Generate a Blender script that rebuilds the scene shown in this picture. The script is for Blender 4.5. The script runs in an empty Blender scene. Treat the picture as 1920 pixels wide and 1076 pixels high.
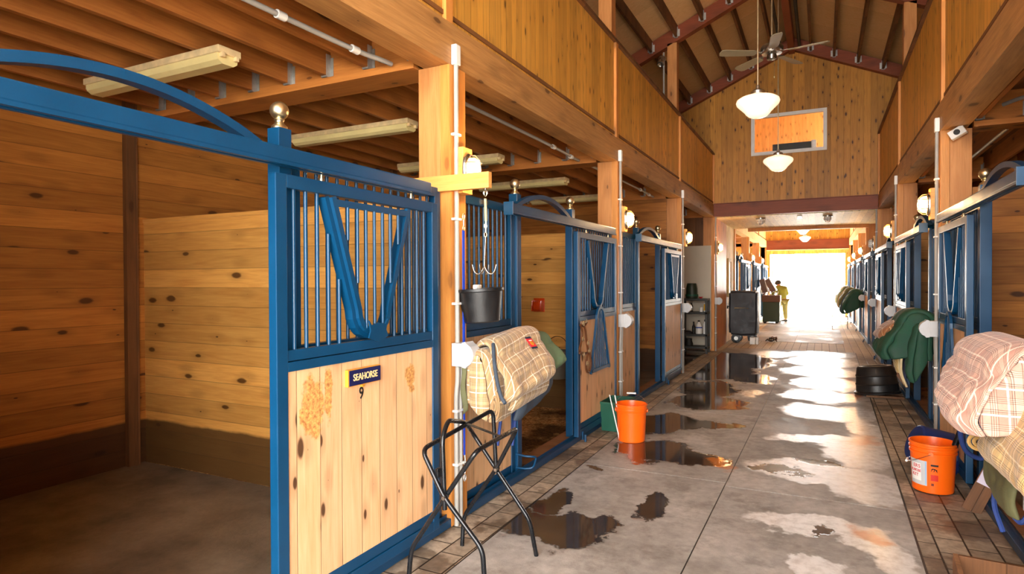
import bpy, bmesh, math, random
from mathutils import Vector, Matrix, noise as mnoise
R = random.Random(7)
C = bpy.context.scene.collection
PI = math.pi

# ------------------------------------------------------------------ helpers
class MB:
    """collects shapes, then links them as ONE mesh object"""
    def __init__(s): s.bm = bmesh.new()
    def poly(s, pts):
        try: return s.bm.faces.new([s.bm.verts.new(p) for p in pts])
        except ValueError: return None
    def box(s, a, b, M=None, bev=0.0):
        x0, y0, z0 = a; x1, y1, z1 = b
        vs = [Vector(p) for p in ((x0,y0,z0),(x1,y0,z0),(x1,y1,z0),(x0,y1,z0),(x0,y0,z1),(x1,y0,z1),(x1,y1,z1),(x0,y1,z1))]
        if M is not None: vs = [M @ v for v in vs]
        v = [s.bm.verts.new(p) for p in vs]
        fs = [s.bm.faces.new([v[i] for i in f]) for f in ((3,2,1,0),(4,5,6,7),(0,1,5,4),(1,2,6,5),(2,3,7,6),(3,0,4,7))]
        if bev:
            es = list({e for f in fs for e in f.edges})
            bmesh.ops.bevel(s.bm, geom=es, offset=bev, segments=2, affect='EDGES', profile=0.6)
        return s
    def bar(s, p, q, w, h, up=(0,0,1)):
        p, q = Vector(p), Vector(q); d = (q-p); L = d.length; d.normalize()
        u = Vector(up); 
        if abs(d.dot(u)) > .99: u = Vector((1,0,0))
        x = d.cross(u).normalized(); z = x.cross(d)
        M = Matrix((x, d, z)).transposed().to_4x4(); M.translation = p
        return s.box((-w/2,0,-h/2),(w/2,L,h/2), M)
    def tube(s, pts, r, n=8, closed=False, cap=True):
        pts = [Vector(p) for p in pts]; N = len(pts); rings = []
        rr = r if isinstance(r, (list, tuple)) else [r]*N
        prev = None
        for i in range(N):
            if closed: t = pts[(i+1) % N]-pts[i-1]
            elif i == 0: t = pts[1]-pts[0]
            elif i == N-1: t = pts[-1]-pts[-2]
            else: t = (pts[i+1]-pts[i]).normalized()+(pts[i]-pts[i-1]).normalized()
            t.normalize()
            if prev is None:
                a = Vector((0,0,1)) if abs(t.z) < .9 else Vector((1,0,0))
                x = t.cross(a).normalized()
            else:
                x = (prev - t*prev.dot(t)).normalized()
            prev = x; y = t.cross(x)
            rings.append([s.bm.verts.new(pts[i]+(x*math.cos(k*2*PI/n)+y*math.sin(k*2*PI/n))*rr[i]) for k in range(n)])
        for i in range(N if closed else N-1):
            a, b = rings[i], rings[(i+1) % N]
            for k in range(n): s.bm.faces.new((a[k], a[(k+1)%n], b[(k+1)%n], b[k]))
        if cap and not closed:
            s.bm.faces.new(rings[0][::-1]); s.bm.faces.new(rings[-1])
        return s
    def lathe(s, prof, c=(0,0,0), n=24, M=None, cap=True, sx=1, sy=1):
        c = Vector(c); rings = []
        for r, z in prof:
            ring = []
            for k in range(n):
                a = 2*PI*k/n; p = Vector((r*math.cos(a)*sx, r*math.sin(a)*sy, z))
                if M is not None: p = M @ p
                ring.append(s.bm.verts.new(c+p))
            rings.append(ring)
        for a, b in zip(rings, rings[1:]):
            for k in range(n): s.bm.faces.new((a[k], a[(k+1)%n], b[(k+1)%n], b[k]))
        if cap:
            s.bm.faces.new(rings[0][::-1]); s.bm.faces.new(rings[-1])
        return s
    def prism(s, pts, d):
        """planar polygon pts extruded by vector d"""
        d = Vector(d); a = [s.bm.verts.new(p) for p in pts]; b = [s.bm.verts.new(Vector(p)+d) for p in pts]
        n = len(pts); s.bm.faces.new(a[::-1]); s.bm.faces.new(b)
        for i in range(n): s.bm.faces.new((a[i], a[(i+1)%n], b[(i+1)%n], b[i]))
        return s
    def grid(s, f, nu, nv):
        g = [[s.bm.verts.new(f(i/nu, j/nv)) for j in range(nv+1)] for i in range(nu+1)]
        for i in range(nu):
            for j in range(nv): s.bm.faces.new((g[i][j], g[i+1][j], g[i+1][j+1], g[i][j+1]))
        return s
    def build(s, name, m, parent=None, smooth=False, loc=None):
        bmesh.ops.recalc_face_normals(s.bm, faces=s.bm.faces)
        me = bpy.data.meshes.new(name); s.bm.to_mesh(me); s.bm.free()
        if smooth:
            for p in me.polygons: p.use_smooth = True
            try: me.set_sharp_from_angle(angle=math.radians(50 if smooth is True else smooth))
            except Exception: pass
        me.materials.append(m)
        o = bpy.data.objects.new(name, me); C.objects.link(o)
        if loc is not None: o.location = loc
        if parent is not None: o.parent = parent
        return o

def tag(o, label=None, cat=None, group=None, kind=None):
    if label: o['label'] = label
    if cat: o['category'] = cat
    if group: o['group'] = group
    if kind: o['kind'] = kind
    return o
def thing(name, label, cat, loc=(0,0,0), rz=0, group=None):
    o = bpy.data.objects.new(name, None); C.objects.link(o); o.empty_display_size = .05
    o.location = loc; o.rotation_euler = (0,0,rz)
    return tag(o, label, cat, group)
def struct(name, mb, m, smooth=False, label=None):
    o = mb.build(name, m, None, smooth); o['kind'] = 'structure'
    if label: o['label'] = label
    return o
def copy_tree(o, parent=None):
    c = o.copy(); C.objects.link(c)
    if parent is not None: c.parent = parent
    for ch in list(o.children): copy_tree(ch, c)
    return c
def put(proto, used, loc, rz, label, group=None):
    """first use moves the prototype itself, later uses copy it with its parts"""
    if used.get(proto.name): o = copy_tree(proto)
    else: o = proto; used[proto.name] = 1
    o.location = loc; o.rotation_euler = (0,0,rz); o['label'] = label
    if group: o['group'] = group
    return o
USED = {}
def arc(cx, cy, r, a0, a1, n):
    return [(cx+r*math.cos(a0+(a1-a0)*i/n), cy+r*math.sin(a0+(a1-a0)*i/n)) for i in range(n+1)]
def spline(pts, n=8):
    P = [Vector(p) for p in pts]; P = [P[0]*2-P[1]]+P+[P[-1]*2-P[-2]]; out = []
    for i in range(1, len(P)-2):
        for k in range(n):
            t = k/n; a, b, c, d = P[i-1], P[i], P[i+1], P[i+2]
            out.append(.5*((2*b)+(c-a)*t+(2*a-5*b+4*c-d)*t*t+(3*b-a-3*c+d)*t**3))
    out.append(P[-2]); return out
def fillet(pts, r, n=5):
    """polyline with rounded corners"""
    P = [Vector(p) for p in pts]; out = [P[0]]
    for i in range(1, len(P)-1):
        a = (P[i-1]-P[i]); b = (P[i+1]-P[i]); q = min(r, a.length*.45, b.length*.45)
        p0 = P[i]+a.normalized()*q; p1 = P[i]+b.normalized()*q
        for k in range(n+1):
            t = k/n; out.append((1-t)**2*p0+2*t*(1-t)*P[i]+t*t*p1)
    out.append(P[-1]); return out

# ------------------------------------------------------------------ materials
def lin(c):
    return tuple(((v/255)/12.92 if v/255 <= .04045 else ((v/255+.055)/1.055)**2.4) for v in c)+(1,)
class NT:
    def __init__(s, name):
        s.m = bpy.data.materials.new(name); s.m.use_nodes = True; s.t = s.m.node_tree
        s.b = s.t.nodes['Principled BSDF']; s._tc = None
    def n(s, ty, **k):
        x = s.t.nodes.new(ty)
        for a, b in k.items(): setattr(x, a, b)
        return x
    def set(s, sock, v):
        if hasattr(v, 'is_linked') or isinstance(v, bpy.types.NodeSocket): s.t.links.new(v, sock)
        else: sock.default_value = v
    def math(s, op, a, b=None, c=None, clamp=False):
        x = s.n('ShaderNodeMath', operation=op, use_clamp=clamp); s.set(x.inputs[0], a)
        if b is not None: s.set(x.inputs[1], b)
        if c is not None: s.set(x.inputs[2], c)
        return x.outputs[0]
    def vm(s, op, a, b=None, scale=None):
        x = s.n('ShaderNodeVectorMath', operation=op); s.set(x.inputs[0], a)
        if b is not None: s.set(x.inputs[1], b)
        if scale is not None: x.inputs['Scale'].default_value = scale
        return x.outputs['Value'] if op in ('LENGTH','DOT_PRODUCT') else x.outputs[0]
    def tc(s):
        if s._tc is None: s._tc = s.n('ShaderNodeTexCoord').outputs['Object']
        return s._tc
    def mix(s, f, a, b, mode='MIX'):
        x = s.n('ShaderNodeMix', data_type='RGBA', blend_type=mode)
        s.set(x.inputs[0], f); s.set(x.inputs[6], a); s.set(x.inputs[7], b); return x.outputs[2]
    def noise(s, vec, scale, detail=3, rough=.55, dist=0, dim='3D'):
        x = s.n('ShaderNodeTexNoise', noise_dimensions=dim); s.set(x.inputs['Vector'], vec)
        x.inputs['Scale'].default_value = scale; x.inputs['Detail'].default_value = detail
        x.inputs['Roughness'].default_value = rough; x.inputs['Distortion'].default_value = dist
        return x.outputs['Fac']
    def remap(s, v, a, b, c=0., d=1., smooth=False):
        x = s.n('ShaderNodeMapRange', interpolation_type='SMOOTHSTEP' if smooth else 'LINEAR')
        s.set(x.inputs[0], v); x.inputs[1].default_value = a; x.inputs[2].default_value = b
        x.inputs[3].default_value = c; x.inputs[4].default_value = d; return x.outputs[0]
    def xyz(s, v=None):
        x = s.n('ShaderNodeSeparateXYZ'); s.set(x.inputs[0], v or s.tc()); return x.outputs
    def comb(s, x, y, z):
        c = s.n('ShaderNodeCombineXYZ'); s.set(c.inputs[0], x); s.set(c.inputs[1], y); s.set(c.inputs[2], z); return c.outputs[0]
    def bump(s, h, strength, dist=.01):
        x = s.n('ShaderNodeBump'); s.set(x.inputs['Height'], h); x.inputs['Strength'].default_value = strength
        x.inputs['Distance'].default_value = dist; s.t.links.new(x.outputs[0], s.b.inputs['Normal'])
    def out(s, col=None, rough=None, metal=None, spec=None, **k):
        if col is not None: s.set(s.b.inputs['Base Color'], col)
        if rough is not None: s.set(s.b.inputs['Roughness'], rough)
        if metal is not None: s.set(s.b.inputs['Metallic'], metal)
        if spec is not None: s.b.inputs['Specular IOR Level'].default_value = spec
        for a, b in k.items(): s.set(s.b.inputs[a.replace('_', ' ')], b)
        return s.m

def wood(name, c1, c2, across='z', along='xy', width=None, knots=.8, rough=.5, groove=.6, gscale=1., var=.25, knotc=(60,28,10), kd=5.0, stain=None, seed=0., gpos=.0):
    """boards: c1 dark / c2 light; across = axis over the boards, along = axis of the grain"""
    adj = lambda c: tuple(v+(255-v)*k for v, k in zip(c, (.05, .05, .04)))
    c1, c2 = adj(c1), adj(c2)
    t = NT(name); X, Y, Z = t.xyz()
    def ax(a): return {'x':X,'y':Y,'z':Z,'xy':t.math('ADD', X, Y),'0':0.0}[a]
    u, v = ax(across), ax(along)
    w = 0.0
    if across+along in ('xy','yx'): w = Z
    if across+along in ('zy','yz'): w = X
    if across+along in ('zx','xz'): w = Y
    if width:
        un = t.math('ADD', t.math('DIVIDE', u, width), 100.0+gpos)
        idx = t.math('FLOOR', un); fr = t.math('FRACT', un)
        wn = t.n('ShaderNodeTexWhiteNoise', noise_dimensions='1D'); t.set(wn.inputs['W'], t.math('ADD', idx, seed)); rnd = wn.outputs['Value']
    else: rnd = 0.37+seed
    vv = t.math('ADD', v, t.math('MULTIPLY', rnd, 37.0))
    g = t.comb(t.math('MULTIPLY', u, 26*gscale), t.math('MULTIPLY', vv, 1.6*gscale), t.math('MULTIPLY', w, 26*gscale) if w != 0.0 else seed)
    n1 = t.noise(g, 1.0, 5, .62, 1.1)
    g2 = t.comb(t.math('MULTIPLY', u, 110*gscale), t.math('MULTIPLY', vv, 5*gscale), t.math('MULTIPLY', w, 110*gscale) if w != 0.0 else 0.0)
    n2 = t.noise(g2, 1.0, 2, .5)
    big = t.noise(t.comb(t.math('MULTIPLY', u, 2.0), t.math('MULTIPLY', vv, .8), w if w != 0.0 else 0.0), 1.0, 3)
    fac = t.math('ADD', t.math('MULTIPLY', n1, .75), t.math('MULTIPLY', n2, .3))
    fac = t.math('ADD', fac, t.math('MULTIPLY', big, .35))
    fac = t.remap(fac, .45, .95)
    col = t.mix(fac, lin(c1), lin(c2))
    hgt = n2
    if width:
        col = t.mix(1.0, col, t.mix(rnd, (1-var,)*3+(1,), (1+var*.6,)*3+(1,)), 'MULTIPLY')
    if knots:
        kv = t.comb(t.math('MULTIPLY', t.math('ADD', u, t.math('MULTIPLY', w, .7)) if w != 0.0 else u, kd*1.5), t.math('MULTIPLY', vv, kd*.62), 0.0)
        vo = t.n('ShaderNodeTexVoronoi', feature='F1', voronoi_dimensions='2D'); t.set(vo.inputs['Vector'], kv); vo.inputs['Scale'].default_value = 1.0
        sep = t.n('ShaderNodeSeparateColor'); t.t.links.new(vo.outputs['Color'], sep.inputs[0])
        size = t.math('MULTIPLY', t.math('MAXIMUM', t.math('SUBTRACT', sep.outputs[0], .45), -.02), .26)
        wob = t.math('MULTIPLY', t.math('SUBTRACT', n1, .5), .07)
        d = t.math('MAXIMUM', t.math('ADD', vo.outputs['Distance'], wob), 0.0)
        k = t.math('SUBTRACT', 1.0, t.math('DIVIDE', d, t.math('ADD', size, .012)), clamp=True)
        k = t.remap(k, 0., .45, 0., knots, True)
        halo = t.remap(d, .30, .06, 0., .35, True)
        col = t.mix(halo, col, lin(tuple(int(a*.72) for a in c1)))
        col = t.mix(k, col, lin(knotc))
    if width:
        ed = t.math('MINIMUM', fr, t.math('SUBTRACT', 1.0, fr))
        gr = t.remap(ed, .0, .0045/width, 1., 0., True)
        col = t.mix(t.math('MULTIPLY', gr, groove), col, lin(tuple(int(a*.35) for a in c1)))
        hgt = t.math('SUBTRACT', t.math('MULTIPLY', n2, .12), gr)
    if stain:
        zt, sc = stain
        e = t.math('ADD', Z, t.math('MULTIPLY', t.math('SUBTRACT', t.noise(t.tc(), 3.0, 4), .5), .05))
        col = t.mix(t.remap(e, zt+.012, zt-.012, 0., .88), col, lin(sc))
    t.bump(hgt, .35, .004)
    return t.out(col, rough, spec=.35)

def plain(name, c, rough=.5, metal=0., var=.12, scale=8., bump=0., spec=.5, **k):
    t = NT(name); n = t.noise(t.tc(), scale, 4)
    a = tuple(v*(1-var) for v in lin(c)[:3])+(1,); b = tuple(min(1, v*(1+var)) for v in lin(c)[:3])+(1,)
    col = t.mix(t.remap(n, .3, .7), a, b)
    if bump: t.bump(t.noise(t.tc(), scale*6, 3), bump, .003)
    return t.out(col, t.remap(n, .3, .7, rough*.85, min(1, rough*1.15)), metal, spec, **k)
def glow(name, c, s, mixc=(255,255,255)):
    t = NT(name); return t.out(lin(mixc), .4, Emission_Color=lin(c), Emission_Strength=s)

M = {}
PINE = ((196,126,60),(232,172,98)); 
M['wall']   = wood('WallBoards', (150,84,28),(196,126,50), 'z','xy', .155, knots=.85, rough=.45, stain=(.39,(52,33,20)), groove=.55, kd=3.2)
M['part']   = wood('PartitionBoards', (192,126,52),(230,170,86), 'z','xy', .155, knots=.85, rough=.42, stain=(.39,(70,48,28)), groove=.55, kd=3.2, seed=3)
M['door']   = wood('DoorBoards', (208,152,102),(232,188,142), 'y','z', .145, knots=.9, rough=.5, groove=.55, kd=4.2, var=.10, seed=5, gpos=.5)
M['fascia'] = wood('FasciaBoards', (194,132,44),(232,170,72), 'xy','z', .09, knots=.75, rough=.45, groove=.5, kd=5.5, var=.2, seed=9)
M['fascia_far'] = wood('FarBoards', (220,176,104),(244,208,140), 'xy','z', .09, knots=.5, rough=.5, groove=.35, kd=5.5, var=.12, seed=12)  # paler copy of the fascia boards, daylight from the end door put into the colour
M['gable']  = wood('GableBoards', (168,104,26),(208,144,50), 'xy','z', .12, knots=.85, rough=.45, groove=.45, kd=5.0, var=.25, seed=2)
M['beamy']  = wood('BeamAlong', (138,90,44),(192,140,80), 'z','y', None, knots=.7, rough=.55, kd=3.)
M['beamx']  = wood('BeamCross', (186,106,42),(224,144,66), 'z','x', None, knots=.6, rough=.55, kd=3.)
M['joist']  = wood('Joist', (140,74,24),(184,112,46), 'z','y', None, knots=.8, rough=.6, kd=3.)
M['postz']  = wood('PostWood', (184,112,54),(216,148,84), 'xy','z', None, knots=.6, rough=.5, kd=2.6)
M['trimz']  = wood('TrimWood', (192,116,44),(224,150,74), 'xy','z', None, knots=.4, rough=.45, kd=2.6)
M['red']    = wood('RedBeam', (112,44,18),(140,62,30), 'z','xy', None, knots=.2, rough=.5, kd=2.)
M['deck']   = wood('DeckPlanks', (104,58,24),(134,84,40), 'x','y', .3, knots=.3, rough=.7, kd=3.)
M['roof']   = wood('RoofPly', (214,166,104),(238,198,142), 'y','x', 1.2, knots=.0, rough=.6, groove=.4, kd=3., gscale=1.3)
M['ceil']   = wood('CeilingBoards', (232,200,132),(250,228,172), 'x','y', .14, knots=.35, rough=.5, groove=.4, kd=5.)
M['cream']  = wood('CreamWall', (222,190,124),(242,214,150), 'xy','z', .14, knots=.1, rough=.6, groove=.25, kd=3.)  # pale pine, its cream brightness is daylight put into the colour
M['blockx'] = wood('BracketWood', (218,144,62),(240,178,98), 'z','x', None, knots=.2, rough=.45, kd=3.)
M['brown']  = wood('StainedDark', (92,54,26),(126,78,40), 'xy','z', .2, knots=.5, rough=.6, kd=3.)
M['palwood']= wood('PalletWood', (120,80,50),(160,112,76), 'z','x', None, knots=.3, rough=.7, kd=3.)
M['blue']   = plain('BluePaint', (3,60,96), .36, 0., .10, 5., spec=.5)
M['navy']   = plain('NavyPlastic', (14,44,104), .45, 0., .15)
M['brass']  = plain('Brass', (222,208,170), .34, 1., .1, 20)
M['steel']  = plain('Steel', (176,176,172), .3, 1., .15, 14)
M['galv']   = plain('Galvanised', (190,190,186), .45, .6, .15, 30)
M['black']  = plain('BlackTube', (20,22,26), .28, .3, .3, 18, spec=.6)
M['rubber'] = plain('BlackRubber', (26,26,27), .42, 0., .35, 14, bump=.2)
M['pvc']    = plain('GreyConduit', (166,163,156), .45, 0., .08, 9)
M['boxgrey']= plain('GreyPlastic', (198,200,202), .4, 0., .06, 9)
M['orange'] = plain('OrangePlastic', (255,104,14), .33, 0., .05, 5, spec=.5)
M['green']  = plain('GreenPlastic', (14,82,62), .5, 0., .15, 5)
M['white']  = plain('WhitePlastic', (236,236,232), .4, 0., .05, 9)
M['dirtywhite'] = plain('FixtureHousing', (226,200,150), .5, 0., .16, 14)
M['diffuser'] = plain('FixtureLens', (232,214,150), .35, 0., .10, 4)
M['panelwhite'] = plain('WhitePanel', (200,190,170), .5, 0., .05, 2)
M['shelf']  = plain('ShelfGrey', (44,44,40), .5, 0., .2, 9)
M['cover']  = plain('NylonCover', (34,35,42), .5, 0., .3, 12, bump=.6)
M['leather']= plain('Leather', (98,58,30), .5, 0., .2, 22)
M['bluestrap'] = plain('BlueWebbing', (22,70,200), .6, 0., .1, 40)
M['bluecloth'] = plain('BlueCloth', (34,58,120), .75, 0., .2, 20, bump=.4)
M['bluegrey'] = plain('BlueGreyQuilt', (56,68,82), .8, 0., .25, 14, bump=.6)
M['sage']   = plain('SageCloth', (96,122,92), .8, 0., .15, 10, bump=.4)
M['dkgreen']= plain('DarkGreenCloth', (22,66,48), .75, 0., .22, 12, bump=.6)
M['navycloth']= plain('NavyCloth', (26,34,54), .8, 0., .2, 12, bump=.4)
M['olive']  = plain('OliveCloth', (92,92,60), .8, 0., .2, 12, bump=.4)
M['tan']    = plain('TanBinding', (200,180,140), .8, 0., .1, 12)
M['signblue'] = plain('SignBlue', (20,26,74), .4, 0., .1, 12)
M['gold']   = plain('GoldEdge', (214,150,50), .4, .3, .1, 12)
M['letter'] = plain('GoldLetter', (236,200,140), .5, 0., .05, 12)
M['ink']    = plain('BlackInk', (24,20,18), .6, 0., .1, 12)
M['redbox'] = plain('RedPlastic', (196,64,14), .25, 0., .15, 12, Coat_Weight=.4)
M['fanblade']= plain('FanBlade', (150,140,112), .4, 0., .1, 6)
M['skin']   = plain('Skin', (190,132,96), .55, 0., .05, 12)
M['hair']   = plain('Hair', (46,34,20), .7, 0., .2, 30)
M['jacket'] = plain('OliveJacket', (120,116,24), .8, 0., .2, 14, bump=.4)
M['trouser']= plain('KhakiTrousers', (112,100,44), .8, 0., .2, 14, bump=.4)
M['lamp']   = glow('LampGlass', (255,150,60), 26.)
M['globe']  = None
M['paper']  = plain('Paper', (214,206,226), .7, 0., .04, 12)
M['redlab'] = plain('RedLabel', (206,40,50), .6, 0., .1, 20)
def mk_globe():
    t = NT('OpalGlass'); return t.out(lin((250,238,222)), .12, Emission_Color=lin((255,226,190)), Emission_Strength=.8, Coat_Weight=.5)
M['globe'] = mk_globe()
def mk_glass():
    t = NT('PaneGlass'); return t.out((1,1,1,1), .03, Transmission_Weight=1.0, IOR=1.1)
M['glass'] = mk_glass()

def plaid(name, base, l1, l2, l3, s=.085):
    """woven check: broad bands, dark thin lines and pale lines; coordinates come from the UV map in metres"""
    t = NT(name); uv = t.n('ShaderNodeUVMap'); X, Y, Z = t.xyz(uv.outputs[0])
    col = lin(base)
    def band(c, off, wd, color, f):
        nonlocal col
        fr = t.math('FRACT', t.math('ADD', t.math('DIVIDE', c, s), 10+off))
        m = t.math('MULTIPLY', t.math('LESS_THAN', fr, wd), f)
        col = t.mix(m, col, lin(color))
    for c in (X, Y):
        band(c, 0., .42, l1, .45)
    for c in (X, Y):
        for off in (.50, .57): band(c, off, .022, l2, .75)
        for off in (.03, .10, .17, .24): band(c, off, .028, l2, .55)
        band(c, .72, .07, l3, .8)
    n = t.noise(t.tc(), 90, 2)
    col = t.mix(.35, col, t.mix(n, (.6,.6,.6,1), (1.25,1.25,1.25,1)), 'MULTIPLY')
    t.bump(t.noise(t.tc(), 240, 2), .3, .002)
    return t.out(col, .85, spec=.2, Sheen_Weight=.2)
M['plaid_tan'] = plaid('TanPlaid', (206,176,132), (150,112,74), (62,42,30), (240,228,204), .095)
M['plaid_pink'] = plaid('PinkPlaid', (226,188,168), (176,122,108), (70,40,38), (250,232,216), .11)
M['plaid_gold'] = plaid('GoldPlaid', (226,194,132), (186,142,74), (70,46,24), (246,228,180), .10)
M['plaid_rust'] = plaid('RustPlaid', (166,112,72), (130,76,48), (60,34,26), (224,196,150), .12)

# floor: concrete with wet areas and sheen painted white
def mk_concrete():
    t = NT('WetConcrete'); P = t.tc(); X, Y, Z = t.xyz()
    n1 = t.noise(P, 1.3, 6, .6); n2 = t.noise(P, 14, 5, .65); n3 = t.noise(P, 120, 2, .6)
    dry = t.mix(t.remap(n1, .35, .68), lin((146,143,139)), lin((196,193,189)))
    dry = t.mix(.75, dry, t.mix(t.remap(n2, .3, .7), (.66,.65,.64,1), (1.12,1.12,1.12,1)), 'MULTIPLY')
    dry = t.mix(t.remap(t.noise(t.vm('ADD', P, (11,2,5)), 4.5, 6, .68), .52, .66, 0., .45), dry, lin((96,88,78)))
    dry = t.mix(.25, dry, t.mix(n3, (.6,.6,.6,1), (1.2,1.2,1.2,1)), 'MULTIPLY')
    # warped position
    wx = t.math('MULTIPLY', t.math('SUBTRACT', t.noise(t.vm('ADD', P, (7,3,1)), 2.6, 5, .62), .5), .55)
    wy = t.math('MULTIPLY', t.math('SUBTRACT', t.noise(t.vm('ADD', P, (1,9,4)), 2.2, 5, .62), .5), .9)
    px = t.math('ADD', X, wx); py = t.math('ADD', Y, wy)
    def mask(spots, soft=.12):
        acc = None
        for cx, cy, a, b in spots:
            d = t.vm('LENGTH', t.comb(t.math('MULTIPLY', t.math('SUBTRACT', px, cx), 1/a), t.math('MULTIPLY', t.math('SUBTRACT', py, cy), 1/b), 0.0))
            acc = d if acc is None else t.math('MINIMUM', acc, d)
        return t.remap(acc, 1+soft, 1-soft, 0., 1., True)
    dark = mask(PUDDLE)
    sheen_film = mask(SHEEN_FILM, .16)
    damp = t.remap(t.noise(t.comb(X, t.math('MULTIPLY', Y, .55), 0.), 1.7, 5, .6), .50, .60, 0., .5, True)
    damp = t.math('MULTIPLY', damp, t.remap(Y, 4.5, 7.5, .25, 1.))
    wetcol = t.mix(t.remap(n1, .4, .7), lin((44,32,24)), lin((66,50,36)))
    col = t.mix(damp, dry, t.mix(1., dry, (.52,.50,.48,1), 'MULTIPLY'))
    rim = mask(SHEEN_FILM, .42); col = t.mix(t.math('MULTIPLY', rim, .55), col, t.mix(1., dry, (.55,.53,.50,1), 'MULTIPLY'))
    col = t.mix(t.math('MULTIPLY', sheen_film, t.remap(n2, .32, .56, .6, .95)), col, lin((232,236,238)))  # bright sheen of the wet film painted into the base colour as white
    col = t.mix(t.math('MULTIPLY', dark, .93), col, wetcol)
    rust = t.math('MULTIPLY', mask(RUST, .55), .8)
    col = t.mix(rust, col, lin((196,112,40)))
    # green-grey worn patches
    rough = t.mix(damp, (.62,)*3+(1,), (.36,)*3+(1,))
    rough = t.mix(sheen_film, rough, (.30,)*3+(1,))
    rough = t.mix(t.math('MULTIPLY', sheen_film, t.remap(n2, .5, .62)), rough, (.32,)*3+(1,))
    rough = t.mix(dark, rough, (.045,)*3+(1,))
    dryness = t.math('SUBTRACT', 1., t.math('MAXIMUM', dark, t.math('MULTIPLY', sheen_film, .8)), clamp=True)
    h = t.math('MULTIPLY', t.math('ADD', t.math('MULTIPLY', n2, .6), t.math('MULTIPLY', n3, .4)), t.math('ADD', dryness, .04))
    t.bump(h, .55, .006)
    return t.out(col, rough, spec=.5, Coat_Weight=t.math('MULTIPLY', sheen_film, t.remap(n2, .35, .6, 1., .55)), Coat_Roughness=.22)
PUDDLE = [(-1.55,3.62,.30,.24),(-1.28,3.80,.14,.20),(-1.74,4.05,.10,.26),(-1.06,4.35,.11,.30),(-1.75,5.0,.08,.07),
          (-1.45,5.75,.36,.42),(-1.05,5.65,.32,.26),(-1.55,6.9,.40,.55),(-1.1,7.1,.36,.22),(-1.35,8.3,.48,.55),(-1.5,9.4,.45,.7),
          (-1.6,11.2,.60,1.1),(-1.7,13.0,.75,1.2),(-2.3,12.8,.7,1.4),(-1.0,10.6,.3,.5),(-1.2,12.6,.42,1.0),(-.36,5.62,.2,.10),(.05,4.35,.07,.10),(-.02,6.0,.2,.12)]
SHEEN_FILM = [(-.05,5.7,.52,.34),(.28,5.45,.30,.42),(-.02,4.45,.42,.18),(.33,4.3,.16,.30),(-.02,3.75,.12,.18),(.05,6.85,.55,.25),(.3,6.6,.26,.6),(.42,7.5,.14,.6),
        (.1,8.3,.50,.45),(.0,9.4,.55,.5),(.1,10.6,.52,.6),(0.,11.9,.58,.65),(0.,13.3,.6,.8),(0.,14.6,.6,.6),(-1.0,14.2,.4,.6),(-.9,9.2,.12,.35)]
RUST = [(.33,4.42,.11,.14),(.34,6.95,.14,.26),(-.80,5.55,.10,.12),(-1.05,8.2,.14,.22),(.40,9.6,.12,.3),(.38,11.0,.1,.25)]
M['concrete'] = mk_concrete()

def mk_paver():
    t = NT('BrickPavers'); P = t.tc(); X, Y, Z = t.xyz()
    b = t.n('ShaderNodeTexBrick'); t.set(b.inputs['Vector'], t.comb(Y, X, 0.))
    b.inputs['Scale'].default_value = 1.0; b.inputs['Brick Width'].default_value = .235; b.inputs['Row Height'].default_value = .155
    b.inputs['Mortar Size'].default_value = .006; b.inputs['Mortar Smooth'].default_value = .5; b.offset = .5
    b.inputs['Color1'].default_value = lin((190,174,154)); b.inputs['Color2'].default_value = lin((150,136,120)); b.inputs['Mortar'].default_value = lin((66,54,42))
    n = t.noise(P, 18, 5, .65)
    col = t.mix(.85, b.outputs['Color'], t.mix(t.remap(n, .3, .7), (.58,.56,.54,1), (1.2,1.2,1.2,1)), 'MULTIPLY')
    wet = t.remap(t.noise(t.vm('ADD', P, (3,5,0)), 2.6, 5, .65), .49, .56, 0., 1., True)
    wet = t.math('MULTIPLY', wet, t.remap(Y, 15., 14., .1, 1.))
    col = t.mix(t.remap(Y, 14.2, 15.4, 0., .6), col, t.mix(b.outputs['Fac'], lin((226,212,186)), lin((120,104,84))))
    col = t.mix(t.math('MULTIPLY', wet, .75), col, t.mix(1., col, (.32,.28,.24,1), 'MULTIPLY'))
    t.bump(t.math('SUBTRACT', t.math('MULTIPLY', n, .3), b.outputs['Fac']), .8, .008)
    return t.out(col, t.remap(wet, 0., 1., .7, .38), spec=.4)
M['paver'] = mk_paver()
def mk_mat():
    t = NT('StallMat'); P = t.tc(); n = t.noise(P, 2.2, 6, .6); n2 = t.noise(P, 40, 3)
    col = t.mix(t.remap(n, .3, .7), lin((94,82,68)), lin((152,136,116)))
    col = t.mix(.5, col, t.mix(n2, (.6,.6,.6,1), (1.3,1.3,1.3,1)), 'MULTIPLY')
    t.bump(n2, .4, .005); return t.out(col, .6)
M['mat'] = mk_mat()
def mk_shav():
    t = NT('WoodShavings'); P = t.tc(); n = t.noise(P, 1.8, 4, .6)
    v = t.n('ShaderNodeTexVoronoi'); t.set(v.inputs['Vector'], P); v.inputs['Scale'].default_value = 55
    sp = t.n('ShaderNodeSeparateColor'); t.t.links.new(v.outputs['Color'], sp.inputs[0])
    ch = t.mix(sp.outputs[0], lin((150,98,44)), lin((240,202,140)))
    dirt = t.mix(sp.outputs[1], lin((60,44,26)), lin((110,80,44)))
    col = t.mix(t.remap(n, .42, .58), dirt, ch)
    t.bump(sp.outputs[2], 1., .012); return t.out(col, .85, spec=.2)
M['shav'] = mk_shav()
M['ground'] = plain('OutsidePaving', (190,186,176), .8, 0., .1, 2)

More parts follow.
